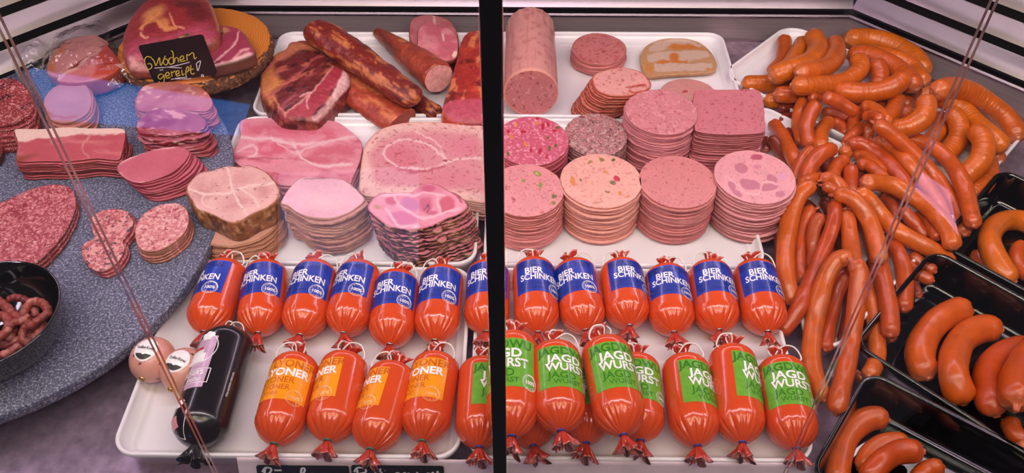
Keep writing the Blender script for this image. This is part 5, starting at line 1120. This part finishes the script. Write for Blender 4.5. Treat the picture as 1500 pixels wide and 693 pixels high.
# dried crust between the two hams
P = np.array([W(x, y, z) for (x, y), z in zip([(255, 62), (280, 52), (305, 47), (325, 46)], (.128, .125, .118, .112))]); q = cr(P, 24); V, F = tube(q, np.r_[np.linspace(.004, .011, 12), np.linspace(.011, .006, 12)], 20, .7); V = V+(fbm(V, 160, 9)-.5)[:, None]*.006
me = mesh('ham_rind', V-V.mean(0), F, M_bark); tag(obj('ham_rind_piece', me, loc=V.mean(0)), 'rough grey-brown rind strip lying against the large ham above the sign', 'meat')
# sign: crop pixels of the photo -> card coordinates
TL, TR, BR_, BL = WY(202, 67, 1.222), WY(297, 50, 1.206), WY(323, 111, 1.206), WY(227, 123, 1.222)
BR_ = TR+BL-TL
cx = lambda p: (170+p[0]/4.62, p[1]/4.62)
def toc(p):
    x, y = cx(p); v = ((x-202)*(-(50-67))+(y-67)*(297-202))/((227-202)*17.+(123-67)*95.)  # distance along the card's down side
    v = min(max(v, 0), 1); xl, yl = 202+25*v, 67+56*v; return ((x-xl)/95.5, v)
Y_ = [[(238, 383), (214, 378), (196, 395), (196, 425), (212, 460), (232, 462), (244, 445), (238, 428), (214, 428)], [(236, 380), (262, 410), (272, 440), (296, 385), (300, 395), (306, 438), (330, 392), (338, 372)], [(352, 394), (330, 395), (326, 420), (344, 434), (358, 412), (350, 394)], [(392, 382), (370, 388), (362, 410), (374, 428), (398, 420)], [(378, 336), (392, 352), (398, 420), (408, 388), (424, 384), (432, 414)], [(440, 402), (466, 388), (458, 370), (442, 384), (446, 408), (478, 402)], [(490, 404), (488, 362), (500, 366), (522, 350), (534, 356), (540, 388), (556, 380)],
      [(318, 496), (296, 500), (288, 520), (304, 532), (324, 510), (330, 500), (330, 545), (312, 558), (290, 548)], [(340, 512), (366, 500), (358, 482), (342, 496), (350, 524), (376, 514)], [(386, 512), (382, 478), (390, 484), (408, 472)], [(414, 500), (436, 486), (428, 470), (414, 482), (420, 508), (446, 500)], [(454, 466), (460, 500), (474, 490)], [(486, 520), (484, 470), (494, 442), (504, 454), (494, 478), (488, 480)], [(516, 432), (518, 480), (530, 494), (544, 484)], [(502, 468), (538, 456)]]
W2 = [[(262, 456), (380, 444), (508, 412)], [(300, 470), (324, 466)], [(346, 448), (452, 452)], [(380, 532), (440, 520), (494, 516)], [(398, 528), (500, 526)], [(556, 418), (582, 402), (576, 440), (566, 470), (558, 440), (554, 420)], [(592, 498), (604, 496), (606, 510), (594, 514), (592, 498)], [(484, 540), (524, 536)]]
card('sign_card', 'black chalk sign with yellow handwriting 6 Wochen gereift leaning on the ham', TL, TR, BR_, BL, {'y': [[toc(p) for p in l] for l in Y_], 'w': [[toc(p) for p in l] for l in W2]}, .019, 1.5)
# ---------------------------------------------------------------- vacuum packs
def film(pts, z, h, seed, parent, name='film_bag', n=110):
    o = outline(pts, z, n, .004, seed); c = o.mean(0); K = 26; V = [[*c, z+h]]
    for r in np.linspace(0, 1, K+1)[1:]:
        V += [[*(c+(p-c)*r), z+h*(1-r**3)] for p in o]
    V = np.array(V, float); rr = np.r_[0, np.repeat(np.linspace(0, 1, K+1)[1:], n)]
    V[:, 2] += ((fbm(V*[1, 1, 0], 45, seed)-.5)*.026+(fbm(V*[1, 1, 0], 110, seed+4)-.5)*.010)*(.35+.65*rr)
    V[:, 2] = np.maximum(V[:, 2], SZ+.001)
    F = [(0, 1+j, 1+(j+1) % n) for j in range(n)]
    for k in range(K-1): F += [(1+k*n+j, 1+(k+1)*n+j, 1+(k+1)*n+(j+1) % n, 1+k*n+(j+1) % n) for j in range(n)]
    org = np.array([*c, SZ]); p0 = np.array(parent.location) if parent else 0
    me = mesh(name, V-(org if parent is None else p0), F, M_film); o_ = obj(name, me, parent); 
    if parent is None: o_.location = org
    return o_
def pack():
    org = W(128, 88, SZ); r = empty('vacuum_packed_loin', tuple(org), 'clear vacuum pack holding two pieces of smoked loin, left of the board', 'meat')
    o = outline([(70, 108), (70, 95), (78, 78), (92, 62), (112, 54), (136, 51), (150, 56), (158, 66), (130, 82), (105, 96), (88, 112)], .074, 180, .001, 71)
    me, og = slab('loin_piece', o, .074, .024, (208, 136, 128), [('n', 30, .5, .2, (190, 110, 110), .5), ('p', [(66, 112), (70, 92), (90, 66), (96, 70), (80, 98), (90, 110)], (204, 110, 60), 4, .7)], (196, 90, 44), M_slice, K=30, seed=71, dome=.004); a = obj('loin_piece', me, r, og-org)
    o = outline([(84, 118), (92, 106), (112, 98), (118, 90), (146, 72), (156, 66), (172, 84), (176, 98), (160, 110), (140, 117), (112, 121)], .082, 180, .001, 72)
    me, og = slab('loin_piece', o, .082, .032, (206, 112, 110), [('p', [(140, 80), (158, 66), (178, 90), (170, 112), (134, 112), (146, 92)], (196, 66, 36), 5, .9), ('l', [(86, 116), (100, 104), (116, 98), (122, 88), (146, 72)], 2.4, (232, 170, 160), .8), ('n', 40, .5, .15, (190, 84, 96), .5)], (170, 60, 40), M_slice, K=30, seed=72, dome=.004); obj('loin_piece', me, r, og-org)
    film([(60, 108), (66, 80), (84, 58), (112, 44), (136, 36), (156, 38), (164, 54), (172, 72), (186, 84), (206, 98), (212, 112), (196, 120), (174, 128), (140, 127), (100, 128), (74, 122)], .062, .034, 73, r)
pack()
org = W(45, 82, SZ); e_ = empty('empty_film_bag', tuple(org), 'crumpled clear plastic bag lying at the back left behind the glass joint', 'bag')
film([(14, 84), (16, 68), (30, 56), (50, 53), (66, 60), (74, 74), (72, 92), (64, 108), (44, 116), (24, 108)], .060, .030, 74, e_)
# ---------------------------------------------------------------- bowl with dried curls
def bowl():
    bc = W(-2, 448, SZ+.062); R = .098*.93; px_r = W(85, 455, .107)[0]; cx = px_r-R; cy = W(0, 455, .107)[1]-.006
    prof = [(.001, .004), (.045, .004), (.050, 0), (.055, .001), (.075, .016), (.088, .036), (R-.001, .060), (R, .0625), (R-.002, .0635), (R-.004, .0615), (.083, .036), (.070, .018), (.050, .0085), (.001, .008)]
    V, F = lathe(prof, 96); o = tag(obj('black_bowl', mesh('black_bowl', V, F, M_black), loc=(cx, cy, SZ)), 'glossy black bowl of dried meat curls at the left edge', 'bowl'); return cx, cy
bx_, by_ = bowl()
M_curl = mat('dried_curl_skin', attr=True, rough=.45, na=.25, ns=300, bs=260, bd=.5, bdist=.0015, objvar=.15)
def curl(desc, px, z, r=.0052):
    P = np.array([W(x, y, zz) for (x, y), zz in zip(px, z)]); q = cr(P, len(px)*9); n = len(q); R = np.full(n, r)*(1+.08*np.sin(np.arange(n)*1.1)); R[:4] *= (.3, .7, .88, .96); R[-4:] *= (.96, .88, .7, .3)
    V, F = tube(q, R, 12); col = paint(V, (150, 52, 40), [('n', 120, .55, .06, (196, 110, 100), .6), ('n', 60, .5, .1, (110, 30, 26), .6)], 5, .2); c = V.mean(0)
    tag(obj('dried_meat_curl', mesh('dried_meat_curl', V-c, F, M_curl, col), loc=c), 'dried meat curl in the black bowl, '+desc, 'sausage', 'dried meat curls in the black bowl')
zb = SZ+.016
curl('lying lowest across the bottom', [(-20, 500), (10, 505), (35, 492), (50, 480), (40, 462)], [zb]*5)
curl('straight one at the left', [(-15, 470), (5, 466), (20, 482), (10, 500)], [zb+.004]*4)
curl('low at the front rim', [(-25, 515), (0, 520), (20, 512), (34, 500), (46, 488)], [zb+.006, zb+.005, zb+.005, zb+.006, zb+.008])
curl('thick one from the left to the middle', [(-12, 435), (5, 446), (18, 458), (32, 468), (46, 470)], [zb+.014]*5, .006)
curl('loop at the right rising over the others', [(64, 470), (58, 486), (42, 500), (34, 496), (36, 482), (50, 474), (66, 462), (70, 455), (62, 444), (48, 442), (38, 452), (34, 468), (38, 478)], [zb+.012, zb+.010, zb+.010, zb+.012, zb+.016, zb+.022, zb+.026, zb+.026, zb+.026, zb+.024, zb+.020, zb+.014, zb+.010], .0055)
curl('arch at the top of the pile', [(10, 440), (22, 436), (38, 440), (50, 452), (52, 464)], [zb+.016, zb+.018, zb+.018, zb+.014, zb+.012], .005)
curl('slanting one in the middle', [(4, 492), (18, 474), (30, 470), (44, 462)], [zb+.015, zb+.018, zb+.018, zb+.018])
curl('small loop at the left', [(-12, 480), (0, 462), (12, 468), (10, 484), (-4, 496), (-16, 500)], [zb+.018]*6, .0055)
curl('bottom one next to the front rim', [(-20, 532), (0, 536), (22, 526), (30, 518)], [zb+.010, zb+.010, zb+.010, zb+.010], .005)
